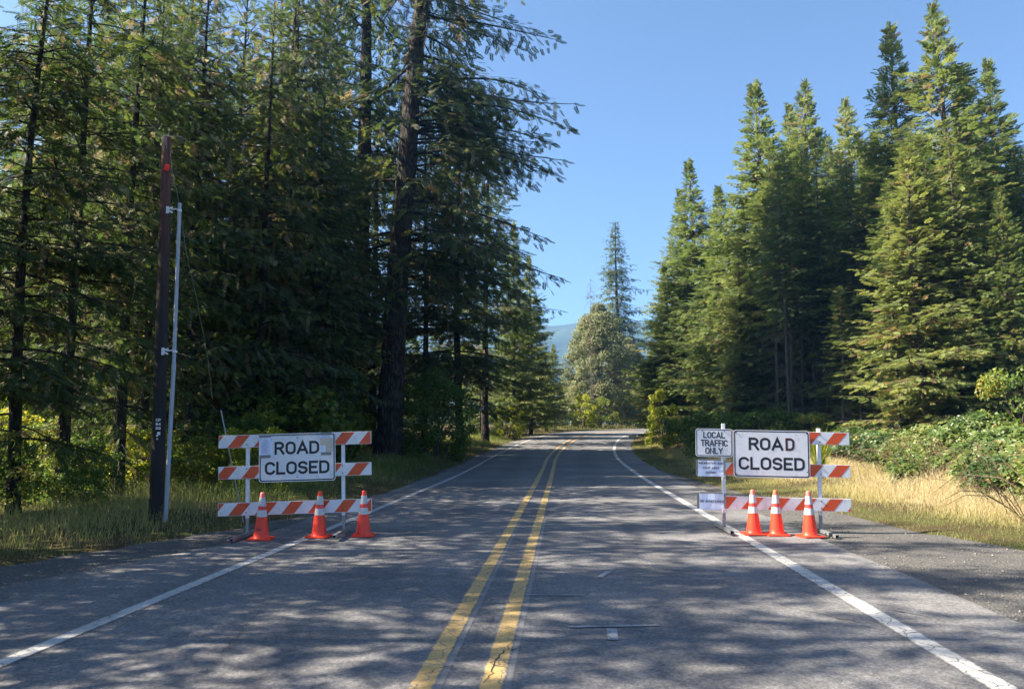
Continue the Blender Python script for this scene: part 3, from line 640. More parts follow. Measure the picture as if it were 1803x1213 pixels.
# ---- right side
rt = [(1203, 60, 335, edge_b, .95, 'leftmost fir of the right-hand wood, slightly lower twin of the pair beside the road'),
      (1230, 56, 285, edge_a, .95, 'taller twin of the pair of pointed firs at the left end of the right-hand wood'),
      (1180, 57, 470, edge_a, 1.25, 'short wide fir whose lit boughs reach lowest over the bend'),
      (1282, 50, 330, edge_a, 1.0, 'sunlit fir filling the slope between the twin firs and the tall central fir'),
      (1357, 46, 150, edge_a, 1.05, 'tall sunlit fir, left one of the two highest tops mid right-hand wood'),
      (1408, 52, 185, edge_b, .9, 'narrow-topped fir just right of the tall central fir'),
      (1447, 50, 142, edge_c, .9, 'thin pointed fir, right one of the two highest tops mid right-hand wood'),
      (1516, 56, 178, edge_c, 1.05, 'rusty-tinged blunt-topped fir behind the dark gap of the right-hand wood'),
      (1560, 48, 235, edge_b, .9, 'dark fir left of the tallest right-hand firs, in their shadow'),
      (1612, 38, 52, edge_b, 1.0, 'tall blue-green fir, left one of the tallest pair at the right'),
      (1690, 35, 12, edge_c, 1.0, 'tallest fir at the right with its ragged top near the upper edge of the photo'),
      (1742, 40, 120, edge_a, .95, 'broad fir right behind the tallest fir at the right'),
      (1795, 37, 108, edge_b, 1.0, 'fir at the right edge of the photo, paler than its neighbours'),
      (1632, 30.5, 255, edge_c, 1.15, 'pale sunlit fir standing forward of the right-hand wood with boughs almost to the brambles'),
      (1722, 30, 262, edge_a, .82, 'lower sunlit fir in front of the tallest fir, pale thin trunk showing below'),
      (1790, 29, 330, edge_c, .9, 'sunlit fir in front at the right edge, behind the yellow shrub'),
      (1480, 47, 335, edge_b, 1.0, 'fir of middling height standing forward inside the dark gap'),
      (1548, 45, 262, edge_a, .9, 'fir between the dark gap and the tallest pair at the right'),
      (1310, 44, 420, edge_b, .95, 'dull shaded fir right behind the local traffic sign'),
      (1487, 35, 505, pole_b, 1.3, 'small slender fir with a lit crown alone before the dark gap'),
      ]
for px, d, tp, pr, wd, lb in rt:
    tree_at(pr, 'edge_fir' if pr is not pole_b else 'slender_fir', px, d, tp, lb, wide=wd * 1.22)
for i in range(26):
    px = 1370 + i * 8.2 + rr.uniform(-5, 5); d = rr.uniform(37, 50)
    tree_at(rr.choice([pole_a, pole_b]), 'slender_fir', px, d, rr.uniform(230, 330), 'slender pale-trunked fir in the shaded stand right of the road', group='slender firs of the shaded stand', rz=rr.uniform(0, 6), wide=1.0)
for i in range(16):
    px = 1585 + i * 17 + rr.uniform(-8, 8); d = rr.uniform(29, 40)
    tree_at(rr.choice([pole_a, pole_b]), 'slender_fir', px, d, rr.uniform(180, 330), 'thin pale-trunked fir behind the bramble bank at the right', group='thin firs behind the brambles', rz=rr.uniform(0, 6), wide=.95)
for i in range(26):
    d = rr.uniform(52, 85); px = rr.uniform(1290, 1980) - (d - 52) * 1.2
    tree_at(rr.choice([edge_b, edge_c, mid_a]), 'forest_fir', px, d, rr.uniform(270, 420), 'dark fir deep inside the right-hand wood', group='firs deep in the right-hand wood', rz=rr.uniform(0, 6), wide=1.05)
# ---- round the bend
tree_at(round_t, 'rounded_tree', 1056, 96, 540, 'rounded grey-green broadleaf tree straight ahead beyond the bend', wide=.95)
tree_at(round_t, 'rounded_tree', 1108, 104, 600, 'darker broadleaf tree behind the rounded tree, at the shaded end of the bend', wide=.9)
tree_at(spire, 'tall_spruce', 1092, 120, 388, 'lone tall spruce with drooping tiered boughs rising beyond the rounded tree', wide=1.2)
tree_at(edge_c, 'edge_fir', 958, 88, 645, 'low fir filling the gap under the hill, left of the bend', wide=1.9)
tree_at(edge_b, 'edge_fir', 992, 100, 668, 'low fir behind the glowing shrub at the bend', wide=1.9)
tree_at(snag, 'bare_snag', 1042, 90, 488, 'thin bare snag standing in front of the rounded tree', wide=.35)
for px, d, tp, w_ in [(1150, 100, 600, 1.1), (1128, 118, 640, 1.2), (1190, 92, 560, 1.1), (1015, 118, 690, 1.3)]:
    tree_at(edge_a, 'forest_fir', px, d, tp, 'dark fir closing the view behind the bend', group='firs closing the view behind the bend', wide=w_)
for k, (px, d, tp) in enumerate([(690, 70, 560), (730, 84, 600), (772, 74, 575), (815, 90, 610), (850, 78, 590), (885, 96, 625), (925, 105, 640), (640, 66, 560), (590, 60, 540)]):
    tree_at([tall_b, edge_c, mid_a][k % 3], ['leafy_tree', 'edge_fir', 'forest_fir'][k % 3], px, d, tp, 'low tree closing the gaps behind the trunks left of the bend', 'tree', 'low trees behind the left trunks', wide=1.5)
for k, (px, d) in enumerate([(60, 27), (190, 29), (300, 26), (420, 35), (500, 30), (250, 22), (20, 33), (130, 36), (260, 37), (360, 39), (470, 41), (570, 42)]):
    plant([mid_a, mid_b][k % 2], 'forest_fir', pxx(px, d), d, k * 1.3, 'dark fir filling the upper left between the nearest trunks', 'tree', 'firs filling the upper left', sc=.72, scz=[.86, .95, .8, 1.0, .95, .75, 1.05, 1.15, 1.12, 1.2, 1.25, 1.25][k])
# ---- shrubs
def bush_at(pr, name, px, d, tp, lb, wide=1.0, cat='shrub', group=None): return tree_at(pr, name, px, d, tp, lb, cat, group, wide=wide)
bush_at(bush_a, 'maple_bush', 768, 38.5, 655, 'round dark green bush between the huge leaning trunk and the road', 1.0)
bush_at(bush_a, 'maple_bush', 742, 42, 680, 'green bush half hidden behind the round bush next to the huge trunk', .9)
bush_at(bush_y, 'golden_maple', 897, 62, 700, 'bright yellow-green shrub on the left verge beyond the small white notice', .9)
bush_at(bush_y, 'golden_maple', 1028, 88, 696, 'glowing yellow-green shrub at the outside of the bend', 1.0)
bush_at(bush_u, 'roadside_shrub', 1058, 89, 700, 'paler green shrub touching the glowing one at the outside of the bend', .9)
bush_at(bush_y, 'golden_maple', 1168, 50, 690, 'lit yellow-green bush at the foot of the leftmost right-hand fir', .75)
bush_at(bush_b, 'roadside_shrub', 1195, 44, 735, 'low leafy bush on the grass left of the local traffic sign', .9)
bush_at(bush_b, 'roadside_shrub', 1260, 40, 725, 'dark low shrub behind the local traffic sign', 1.3)
bush_at(bush_b, 'roadside_shrub', 1345, 38, 722, 'dark low shrub behind the right road closed sign', 1.4)
bush_at(bush_u, 'roadside_shrub', 1420, 36, 728, 'dark shrub below the slender firs right of the road closed sign', 1.2)
bush_at(bush_u, 'yellow_shrub', 1800, 24, 655, 'yellowish olive shrub at the right edge above the brambles', .75)
bush_at(bush_u, 'roadside_shrub', 945, 76, 712, 'shrub with lit leaf edges at the foot of the pointed dark fir', 1.0)
bush_at(bush_u, 'roadside_shrub', 990, 84, 735, 'small shrub under the small bushy fir at the bend', 1.0)
for i, (px, d, tp) in enumerate([(560, 31, 700), (570, 42, 690), (650, 45, 715), (500, 27, 715), (520, 38, 660), (440, 24, 735), (395, 33, 690), (350, 22, 770), (830, 60, 720), (866, 60, 735)]):
    bush_at(rr.choice([bush_a, bush_u]), 'understorey_shrub', px, d, tp, 'shaded green shrub under the left roadside firs', rr.uniform(.8, 1.2), group='shrubs under the left firs')
for i in range(40):        # sunlit thicket seen through the trunks at the far left
    d = rr.uniform(20, 40); px = rr.uniform(-60, 300) if i < 27 else rr.uniform(330, 500)
    bush_at([bush_y, bush_u, bush_y][i % 3], 'understorey_shrub', px, d, rr.uniform(520, 700) if d > 25 else rr.uniform(720, 800), 'backlit yellow-green shrub seen between the left trunks', rr.uniform(1.0, 1.4), group='backlit shrubs behind the left trunks')
for i in range(14):
    d = rr.uniform(40, 72); px = rr.uniform(-60, 640)
    tree_at(tall_b, 'leafy_tree', px, d, rr.uniform(430, 620), 'sunlit leafy tree glimpsed behind the left firs', 'tree', 'leafy trees behind the left firs', wide=rr.uniform(.9, 1.2))
for i in range(22):
    plant([bush_b, bush_u][i % 2], 'low_bush', rr.uniform(-13.5, -8.3), rr.uniform(11.5, 19), rr.uniform(0, 6), 'low green plant in the shade at the foot of the nearest left firs', 'shrub', 'low plants by the nearest left firs', sc=rr.uniform(.32, .62))

# ------------------------------------------------------------------ grass and brambles
def blades(X, Y, h, wd, tone, lean, rg):
    n = len(X); Z = gz(X, Y) - .02; a = rg.uniform(0, 6.28, n); b = rg.uniform(0, 6.28, n)
    base = np.stack([X, Y, Z], 1); s = np.stack([np.cos(a), np.sin(a), 0 * a], 1) * wd[:, None] * .5
    l = np.stack([np.cos(b), np.sin(b), 0 * b], 1) * (h * lean)[:, None]
    mid = base + l * .35 + np.stack([0 * h, 0 * h, h * .6], 1); tip = base + l + np.stack([0 * h, 0 * h, h * (1 - .25 * lean)], 1)
    V = np.stack([base - s, base + s, mid, mid - s * .5, mid + s * .5, tip], 1)
    return V.reshape(-1, 3), np.repeat(tone, 2)
def scatter(n, xlo, xhi, ylo, yhi, rg): return rg.uniform(xlo, xhi, n), ylo + (yhi - ylo) * rg.uniform(0, 1, n) ** 1.5
def grass(name, n, xr, yr, cond, hf, tf, seed, label):
    rg = np.random.default_rng(seed); X, Y = scatter(n, *xr, *yr, rg); L, _ = lat(X, Y)
    e = np.maximum(grav_l(Y) - L, L - grav_r(Y)); k = (e > -.25 + .35 * (vnoise(X, Y, .6, 9) - .3)) & cond(X, Y, L, e); X, Y, L, e = X[k], Y[k], L[k], e[k]
    pat = vnoise(X, Y, 1.1, 21); pat2 = vnoise(X, Y, 3.2, 22); dens = .35 + .9 * pat; k = rg.random(len(X)) < dens; X, Y, e, pat, pat2 = X[k], Y[k], e[k], pat[k], pat2[k]
    h = hf(X, Y, e, pat, pat2) * rg.uniform(.5, 1.2, len(X)); t = np.clip(tf(X, Y, e, pat, pat2) + rg.normal(0, .13, len(X)), 0, 1)
    far = 1 + np.clip((Y - 15) / 22, 0, 2.2); V, T = blades(X, Y, h, .009 * far * (1 + h), t, rg.uniform(.1, .8, len(X)), rg)
    me = mesh_np(name, V, np.arange(len(V)).reshape(-1, 3), T); o = link(name, me, M['grass']); tag(o, label, 'grass', None, 'stuff'); print('GRASS', name, len(me.polygons)); return o
sm = lambda a, lo, hi: np.clip((a - lo) / (hi - lo), 0, 1)
grass('dry_grass', 330000, (4.5, 22), (8, 60), lambda X, Y, L, e: (e < 8),
      lambda X, Y, e, p, q: .08 + .60 * sm(e, .9, 2.3) * (.35 + .9 * p) * sm(q, .15, .6),
      lambda X, Y, e, p, q: .36 + .45 * sm(e, .8, 2.4) + .35 * (q - .5), 1, 'tall straw-coloured grass on the sunlit verge behind the right barricade')
grass('verge_grass', 150000, (-16, 2.5), (8, 60), lambda X, Y, L, e: (L < 0) & (e < 6.5),
      lambda X, Y, e, p, q: .10 + .38 * sm(e, .3, 1.6) * (.3 + p), lambda X, Y, e, p, q: .14 + .75 * (q - .25) * .8 + .12 * p, 2, 'mixed green and dry grass along the left verge')
grass('bend_grass', 60000, (-4, 30), (52, 104), lambda X, Y, L, e: (e < 7),
      lambda X, Y, e, p, q: .12 + .45 * sm(e, .3, 2) * (.3 + p), lambda X, Y, e, p, q: .35 + .5 * (q - .3), 3, 'sunlit dry grass round the outside of the bend')

# the bramble bank : a leafy mound behind the dry grass
def bramble():
    rg = np.random.default_rng(77); n = 62000
    X = rg.uniform(7.5, 22, n * 4); Y = rg.uniform(11.5, 38, n * 4)
    # front line of the bank, from the right edge of the view to behind the sign
    fx = np.interp(Y, [11, 13, 18.5, 25, 33, 40], [8.8, 8.9, 10.8, 12.0, 12.8, 13.2]) + 2.0 * (vnoise(X, Y, 2.2, 31) - .5)
    back = fx + 4.6; k = (X > fx) & (X < back) & (rg.random(len(X)) < .95); X, Y, fx = X[k][:n], Y[k][:n], fx[k][:n]
    e = X - fx; top = (1.32 + .9 * (vnoise(X, Y, 2.4, 32) - .5) + .8 * (vnoise(X, Y, .8, 33) - .5) + .25 * sm(-Y, -16, -12)) * sm(e, -.35, 1.3) ** .5
    H = top * np.where(rg.random(len(X)) < .62, rg.uniform(.9, 1.06, len(X)), rg.uniform(.15, 1, len(X)))
    base = gz(X, Y) + np.maximum(H, .12)
    V = []; T = []
    k = len(X); nn = rg.normal(0, .45, (k, 3)) + np.array([-.35, -.2, .9]); nn /= np.linalg.norm(nn, axis=1, keepdims=True)
    tn = np.clip(.30 + 1.0 * (vnoise(X, Y, 1.7, 34) - .5) + rg.normal(0, .14, k), 0, 1); tn = np.where(rg.random(k) < .04, .97, tn)
    h = rg.uniform(0, 6.28, k)
    for j in range(3):
        a = h + (j - 1) * 1.5; ref = np.stack([np.cos(a), np.sin(a), 0 * a], 1); t = ref - nn * (ref * nn).sum(1, keepdims=True); t /= np.linalg.norm(t, axis=1, keepdims=True)
        b = np.cross(nn, t); s = (.11 * rg.uniform(.7, 1.25, k) * (1.15 if j == 1 else .9))[:, None]; p = np.stack([X, Y, base], 1)
        q0 = p + t * s * .12; q1 = p + t * s * .6 + b * s * .36; q2 = p + t * s * 1.15 - nn * s * .15; q3 = p + t * s * .6 - b * s * .36
        V.append(np.stack([q0, q1, q2, q0, q2, q3], 1).reshape(-1, 3)); T.append(np.repeat(tn, 2))
    V = np.concatenate(V); T = np.concatenate(T)
    root = empty('bramble_bank', (0, 0, 0), 0, 'broad bank of light green brambles on the verge right of the right barricade', 'brambles'); root['kind'] = 'stuff'
    me = mesh_np('bramble_leaves', V, np.arange(len(V)).reshape(-1, 3), T); o = link('leaves', me, M['bramble'], root); o['kind'] = 'stuff'
    paths = []
    for i in range(420):
        y = rg.uniform(12, 34); x0 = np.interp(y, [11, 13, 18.5, 25, 33, 40], [8.8, 8.9, 10.8, 12.0, 12.8, 13.2]) + rg.uniform(-.3, 2.2)
        a = rg.uniform(0, 6.28); l = rg.uniform(.6, 1.6); hgt = rg.uniform(.5, 1.5); zb = float(gz(np.array([x0]), np.array([y]))[0])
        tt = np.linspace(0, 1, 5); pts = np.stack([x0 + math.cos(a) * l * tt - .4 * tt, y + math.sin(a) * l * tt, zb + hgt * np.sin(tt * 2.4)], 1); paths.append((pts, np.array([.010, .009, .008, .006, .003])))
    CV, CF = tubes_np(paths, 3); o = link('canes', mesh_np('bramble_canes', CV, CF), M['cane'], root); o['kind'] = 'stuff'
    print('BRAMBLE', len(me.polygons))
bramble()
# broom sprig behind the right barricade
def broom():
    rg = np.random.default_rng(5); n = 420; a = rg.uniform(0, 6.28, n); l = rg.uniform(.5, 1.0, n); sp_ = rg.uniform(.05, .55, n); V = []
    x, y = pxx(1441, 24), 24.0; z0 = float(gz(np.array([x]), np.array([y]))[0])
    b = np.stack([rg.normal(0, .06, n), rg.normal(0, .06, n), rg.uniform(0, .9, n)], 1); t = b + np.stack([np.cos(a) * sp_ * l, np.sin(a) * sp_ * l, l * .95], 1)
    s = np.stack([np.sin(a), -np.cos(a), 0 * a], 1) * .014; V = np.stack([b - s, b + s, t], 1).reshape(-1, 3)
    e = empty('broom_bush', (x, y, z0), 0, 'upright bright green broom plant showing above the post of the right barricade', 'shrub')
    link('shoots', mesh_np('broom_shoots', V, np.arange(3 * n).reshape(-1, 3), rg.uniform(.1, .9, n)), M['yellowleaf'], e)
    SV, SF = tubes_np([(np.array([[0, 0, -.1], [.02, .02, .5], [0, .03, 1.1]]), np.array([.03, .02, .01]))], 6); link('stem', mesh_np('broom_stem', SV, SF), M['stem'], e)
broom()

# gravel stones on the shoulders
def stones():
    rg = np.random.default_rng(9); n = 5200; X = np.concatenate([rg.uniform(-9, -3.4, n), rg.uniform(4.3, 8.5, n)]); Y = 5 + 24 * rg.random(2 * n) ** 1.6
    L, _ = lat(X, Y); ok = ((L < asph_l(Y) + .1) & (L > grav_l(Y) - .2)) | ((L > asph_r(Y) - .1) & (L < grav_r(Y) + .2)); X, Y = X[ok], Y[ok]; m = len(X)
    s = .006 + .016 * rg.random(m) ** 4; Z = P(Y) + s * .4; base = np.array([(1, 0, 0), (0, 1, 0), (-1, 0, 0), (0, -1, 0), (0, 0, .8), (0, 0, -.8)], float)
    V = (base[None] * rg.uniform(.6, 1.3, (m, 6, 1)) * s[:, None, None] + np.stack([X, Y, Z], 1)[:, None]).reshape(-1, 3)
    f = np.array([(0, 1, 4), (1, 2, 4), (2, 3, 4), (3, 0, 4), (1, 0, 5), (2, 1, 5), (3, 2, 5), (0, 3, 5)]); Fc = (f[None] + np.arange(m)[:, None, None] * 6).reshape(-1, 3)
    M['stone'] = simple('loose_stone', (.16, .15, .135), .9, var=.5, scale=14); o = link('loose_gravel', mesh_np('loose_gravel', V, Fc), M['stone'])
    tag(o, 'loose stones and grit scattered on both road shoulders', 'gravel', None, 'stuff')
stones()

# ------------------------------------------------------------------ lettering: strokes, like highway sign alphabets
def arc(cx, cy, rx, ry, a0, a1, n=10): return [(cx + rx * math.cos(R(a0 + (a1 - a0) * i / n)), cy + ry * math.sin(R(a0 + (a1 - a0) * i / n))) for i in range(n + 1)]
def glyph(ch):
    """(width, strokes) in a cell of height 1, centre lines inset by half a stroke later"""
    G = {
     'O': (.62, [arc(.31, .31, .31, .31, 180, 360) + arc(.31, .69, .31, .31, 0, 180) + [(0, .31)]]),
     'C': (.60, [arc(.31, .68, .31, .32, 25, 180) + arc(.31, .32, .31, .32, 180, 335)]),
     'G': (.62, [arc(.31, .68, .31, .32, 25, 180) + arc(.31, .32, .31, .32, 180, 360) + [(.62, .46)], [(.36, .46), (.62, .46)]]),
     'S': (.56, [arc(.28, .735, .28, .265, 25, 215, 9) + [(.28, .51)] + arc(.28, .265, .28, .265, 55, -155, 11)]),
     'D': (.60, [[(0, 0), (0, 1)], [(-.0, 1), (.28, 1)] + arc(.28, .68, .32, .32, 90, 0, 7) + arc(.28, .32, .32, .32, 0, -90, 7) + [(-.0, 0)]]),
     'R': (.60, [[(0, 0), (0, 1)], [(0, 1), (.32, 1)] + arc(.32, .745, .25, .255, 90, -90, 8) + [(0, .49)], [(.32, .49), (.60, 0)]]),
     'P': (.57, [[(0, 0), (0, 1)], [(0, 1), (.31, 1)] + arc(.31, .74, .26, .26, 90, -90, 8) + [(0, .48)]]),
     'B': (.58, [[(0, 0), (0, 1)], [(0, 1), (.31, 1)] + arc(.31, .76, .24, .24, 90, -90, 8) + [(0, .52)], [(.31, .52)] + arc(.31, .26, .27, .26, 90, -90, 8) + [(0, 0)]]),
     'A': (.72, [[(0, 0), (.36, 1), (.72, 0)], [(.12, .29), (.60, .29)]]),
     'E': (.52, [[(.52, 1), (0, 1), (0, 0), (.52, 0)], [(0, .51), (.42, .51)]]),
     'F': (.50, [[(.50, 1), (0, 1), (0, 0)], [(0, .50), (.42, .50)]]),
     'L': (.50, [[(0, 1), (0, 0), (.50, 0)]]),
     'T': (.58, [[(0, 1), (.58, 1)], [(.29, 1), (.29, 0)]]),
     'I': (.0, [[(0, 0), (0, 1)]]),
     'N': (.58, [[(0, 0), (0, 1), (.58, 0), (.58, 1)]]),
     'M': (.70, [[(0, 0), (0, 1), (.35, .2), (.70, 1), (.70, 0)]]),
     'H': (.58, [[(0, 0), (0, 1)], [(.58, 0), (.58, 1)], [(0, .5), (.58, .5)]]),
     'Y': (.64, [[(0, 1), (.32, .46), (.64, 1)], [(.32, .46), (.32, 0)]]),
     '4': (.56, [[(.42, 0), (.42, 1), (0, .3), (.56, .3)]]),
     '9': (.54, [arc(.27, .71, .27, .29, 0, 360, 14), [(.54, .71)] + arc(.27, .30, .27, .30, 0, -150, 8)]),
    }
    return G[ch]
def text_mesh(name, s, h, width, st, mat, parent, x0, z0, y=-.001, skew=0.0):
    """text in the xz plane, facing -y; x0 left, z0 baseline, total width fixed"""
    gap = .26; adv = []; tot = 0
    for ch in s:
        wd = .42 if ch == ' ' else glyph(ch)[0] + gap; adv.append(tot); tot += wd
    tot -= gap; sw = st / h; hi = h - st; kx = (width - st) / tot
    mb = MB(); layer = 0
    for ch, a in zip(s, adv):
        if ch == ' ': continue
        for li, pl in enumerate(glyph(ch)[1]):
            p = [Vector((x0 + st / 2 + (a + u) * kx, z0 + st / 2 + v * hi)) for u, v in pl]
            closed = (p[0] - p[-1]).length < 1e-6
            q = [p[0]]
            for r_ in p[1:]:
                if (r_ - q[-1]).length > 1e-5: q.append(r_)
            p = q
            if closed: p = p[:-1] if (p[0] - p[-1]).length < 1e-6 else p
            n = len(p); Lf = []; Rt = []
            for i in range(n):
                a_ = p[i - 1] if (i > 0 or closed) else None; b_ = p[(i + 1) % n] if (i < n - 1 or closed) else None
                d1 = (p[i] - a_).normalized() if a_ is not None else None; d2 = (b_ - p[i]).normalized() if b_ is not None else None
                d1 = d1 or d2; d2 = d2 or d1; n1 = Vector((-d1.y, d1.x)); n2 = Vector((-d2.y, d2.x)); m = (n1 + n2)
                if m.length < .2: m = n1
                m.normalize(); k = st / 2 / max(.38, m.dot(n1)); c = p[i].copy()
                if not closed and i == 0: c = c - d2 * st / 2
                if not closed and i == n - 1: c = c + d1 * st / 2
                Lf.append(c + m * k); Rt.append(c - m * k)
            yy = y - li * .0004
            vs = [(v.x, yy, v.y) for v in Lf] + [(v.x, yy, v.y) for v in Rt]
            rng = range(n if closed else n - 1)
            mb.add(vs, [(i, (i + 1) % n, n + (i + 1) % n, n + i) for i in rng])
    me = bpy.data.meshes.new(name); me.from_pydata(mb.v, [], mb.f); me.materials.append(mat)
    o = bpy.data.objects.new(name, me); COL.objects.link(o); o.parent = parent; return o
def rrect(x0, z0, x1, z1, r, n=5):
    p = []
    for cx, cz, a in ((x1 - r, z0 + r, -90), (x1 - r, z1 - r, 0), (x0 + r, z1 - r, 90), (x0 + r, z0 + r, 180)):
        p += [(cx + r * math.cos(R(a + 90 * i / n)), cz + r * math.sin(R(a + 90 * i / n))) for i in range(n + 1)]
    return p
def ring(name, o_, i_, y, mat, parent):
    n = len(o_); vs = [(x, y, z) for x, z in o_] + [(x, y, z) for x, z in i_]
    me = bpy.data.meshes.new(name); me.from_pydata(vs, [], [(i, (i + 1) % n, n + (i + 1) % n, n + i) for i in range(n)]); return link(name, me, mat, parent)
def flat(name, poly, y, mat, parent):
    me = bpy.data.meshes.new(name); me.from_pydata([(x, y, z) for x, z in poly], [], [tuple(range(len(poly)))]); return link(name, me, mat, parent)
def quad(name, x0, z0, x1, z1, y, mat, parent): return flat(name, [(x0, z0), (x1, z0), (x1, z1), (x0, z1)], y, mat, parent)

M['sign_white'] = simple('white_sign_sheeting', (.74, .75, .77), .45, var=.04, scale=3, dirt=(.42, .41, .38))
M['board_white'] = simple('white_reflective_board', (.70, .72, .75), .4, var=.05, scale=5, dirt=(.40, .39, .37))
M['board_orange'] = simple('orange_reflective_stripe', (.60, .080, .018), .4, var=.07, scale=5, dirt=(.40, .09, .04))
M['black_ink'] = simple('black_sign_ink', (.012, .012, .016), .5)
M['faded_ink'] = simple('faded_reddish_ink', (.055, .018, .018), .5)
M['bolt'] = simple('bolt_metal', (.05, .05, .055), .45, metal=.6)
M['post_white'] = simple('white_post_paint', (.74, .76, .80), .5, var=.05, dirt=(.45, .43, .40))
M['galv'] = simple('galvanised_steel', (.30, .32, .34), .5, metal=.7, var=.25, scale=9)
M['hole_shade'] = simple('dark_tube_inside', (.012, .012, .014), .9)  # near-black colour painting the shade inside holes and tubes
M['paper'] = simple('white_paper', (.70, .77, .93), .35, var=.03, scale=4, bump=.25, bscale=5)
M['tape'] = simple('grey_duct_tape', (.19, .205, .20), .4, var=.08)
M['print'] = simple('printed_text', (.05, .06, .14), .6)
M['printgrey'] = simple('fine_print', (.32, .36, .52), .6)
M['cone'] = simple('orange_cone_rubber', (.86, .048, .016), .42, var=.08, scale=7, dirt=(.30, .05, .03))
M['cone_faded'] = simple('faded_pink_cone_tip', (.78, .14, .13), .5, var=.08)
M['cone_brown'] = simple('weathered_orange_cone_tip', (.62, .12, .05), .5, var=.12)
M['cone_white'] = simple('white_reflective_collar', (.50, .51, .52), .35, var=.10, scale=16, dirt=(.34, .33, .32))
M['cone_band'] = simple('red_orange_collar_gap', (.76, .055, .045), .42)
M['cone_base'] = simple('dark_cone_base', (.28, .045, .022), .6, var=.25, scale=8, dirt=(.10, .05, .04))
def map_mat():
    m, nt, N, L, o = newmat('printed_map'); b = N('ShaderNodeBsdfPrincipled', Roughness=.4); tc = N('ShaderNodeTexCoord')
    n = N('ShaderNodeTexNoise', Scale=22.0, Detail=4.0, Distortion=2.5); L(tc.outputs['Object'], n.inputs['Vector'])
    r = ramp(N, [(.30, (.30, .42, .22)), (.42, (.55, .56, .42)), (.50, (.62, .35, .30)), (.56, (.58, .57, .50)), (.66, (.50, .62, .55)), (.75, (.35, .45, .30))]); L(n.outputs[0], r.inputs[0])
    L(r.outputs[0], b.inputs['Base Color']); L(b.outputs[0], o.inputs[0]); return m
M['map'] = map_mat()

def sign_panel(root, x0, ztop, W, H, lines, bolts, name='sign_panel'):
    """lines: list of (text, left, baseline, height, width, stroke, material)"""
    mb = MB(); mb.prism(rrect(x0, ztop - H, x0 + W, ztop, .045), -.052, -.049); sp_ = mb.build(name, M['sign_white'], root)
    a = .012; b = .030 if W > 1 else .024
    ring('border', rrect(x0 + a, ztop - H + a, x0 + W - a, ztop - a, .040), rrect(x0 + b, ztop - H + b, x0 + W - b, ztop - b, .028), -.0526, M['black_ink'], sp_)
    for t, l, bs, h, wd, st, mt in lines: text_mesh('lettering', t, h, wd, st, mt, sp_, x0 + l, ztop - bs, -.0528)
    for bx, bz in bolts:
        mb = MB(); mb.tube([(x0 + bx, -.052, ztop - bz), (x0 + bx, -.060, ztop - bz)], .009, 8); mb.build('bolt', M['bolt'], sp_)
    return sp_
def rail(root, z, phase, period=.418, red=.205, shift=.155, W=2.44, H=.203, tall=None):
    mb = MB(); mb.box((W / 2, -.020, z), (W, .030, H)); r_ = mb.build('rail', M['board_white'], root, bevel=.003)
    k = -2
    while phase + k * period < W:
        s0 = phase + k * period; z0, z1 = z - H / 2 + .006, z + H / 2 - .006
        poly = [Vector((s0, z0)), Vector((s0 + red, z0)), Vector((s0 + red + shift, z1)), Vector((s0 + shift, z1))]
        def clip(pl, xk, sgn):
            o_ = []
            for i in range(len(pl)):
                p, q = pl[i], pl[(i + 1) % len(pl)]; ip, iq = sgn * (p.x - xk) >= 0, sgn * (q.x - xk) >= 0
                if ip: o_.append(p)
                if ip != iq: t = (xk - p.x) / (q.x - p.x); o_.append(p + (q - p) * t)
            return o_
        poly = clip(poly, .006, 1)
        if poly: poly = clip(poly, W - .006, -1)
        if len(poly) >= 3: flat('stripe', [(v.x, v.y) for v in poly], -.0362, M['board_orange'], r_)
        k += 1
    return r_
def barricade(name, origin, roll, yaw, label, phases, posts, post_tops, zs, sign_fn, front_post=None, skid=((-.62, .62), (-.62, .62))):
    root = empty(name, origin, 0, label, 'barricade'); root.rotation_euler = (0, roll, yaw)
    for i, (px, top) in enumerate(zip(posts, post_tops)):
        fy = -.062 if i == front_post else .024
        mb = MB(); mb.box((px, fy, (.28 + top) / 2), (.052, .052, top - .28)); p = mb.build('post', M['post_white'], root, bevel=.004)
        mb = MB()
        for k in range(int((top - .3) / .10)): mb.tube([(px, fy - .0262, .33 + k * .10), (px, fy - .0275, .33 + k * .10)], .0045, 6)
        mb.build('punched_hole_shade', M['hole_shade'], p)  # dark discs on the post face stand for shaded holes
        mb = MB(); mb.box((px, fy, .19), (.044, .044, .30)); sl = mb.build('steel_sleeve', M['galv'], root, bevel=.003)
        mb = MB()
        for k in range(6): mb.tube([(px, fy - .0222, .07 + k * .045), (px, fy - .0235, .07 + k * .045)], .005, 6)
        mb.build('sleeve_hole_shade', M['hole_shade'], sl)  # same dark discs for the shade in the sleeve holes
        y0, y1 = skid[i]; mb = MB(); t = .004; c = .05
        for (dx, dz, wx, wz) in ((-c / 2, .03, t, c), (c / 2, .03, t, c), (0, .03 + c / 2 - t / 2, c - t, t), (0, .03 - c / 2 + t / 2, c - t, t)):
            mb.box((px + dx, fy + (y0 + y1) / 2, dz + .006), (wx, y1 - y0, wz))
        sk = mb.build('skid', M['galv'], root)
        mb = MB(); mb.box((px, fy + (y0 + y1) / 2, .036), (c - 3 * t, y1 - y0 - .10, c - 3 * t)); mb.build('tube_shade_block', M['hole_shade'], sk)  # solid dark block paints the shade within the skid tube
    for z, ph, per in zip(zs, phases, (.42,) * 3):
        r_ = rail(root, z, ph, per)
        for i, px in enumerate(posts):
            if i == front_post: continue
            for dz in (-.055, .055):
                mb = MB(); mb.tube([(px, -.0355, z + dz), (px, -.045, z + dz)], .010, 8); mb.build('bolt', M['bolt'], r_)
    sign_fn(root); return root

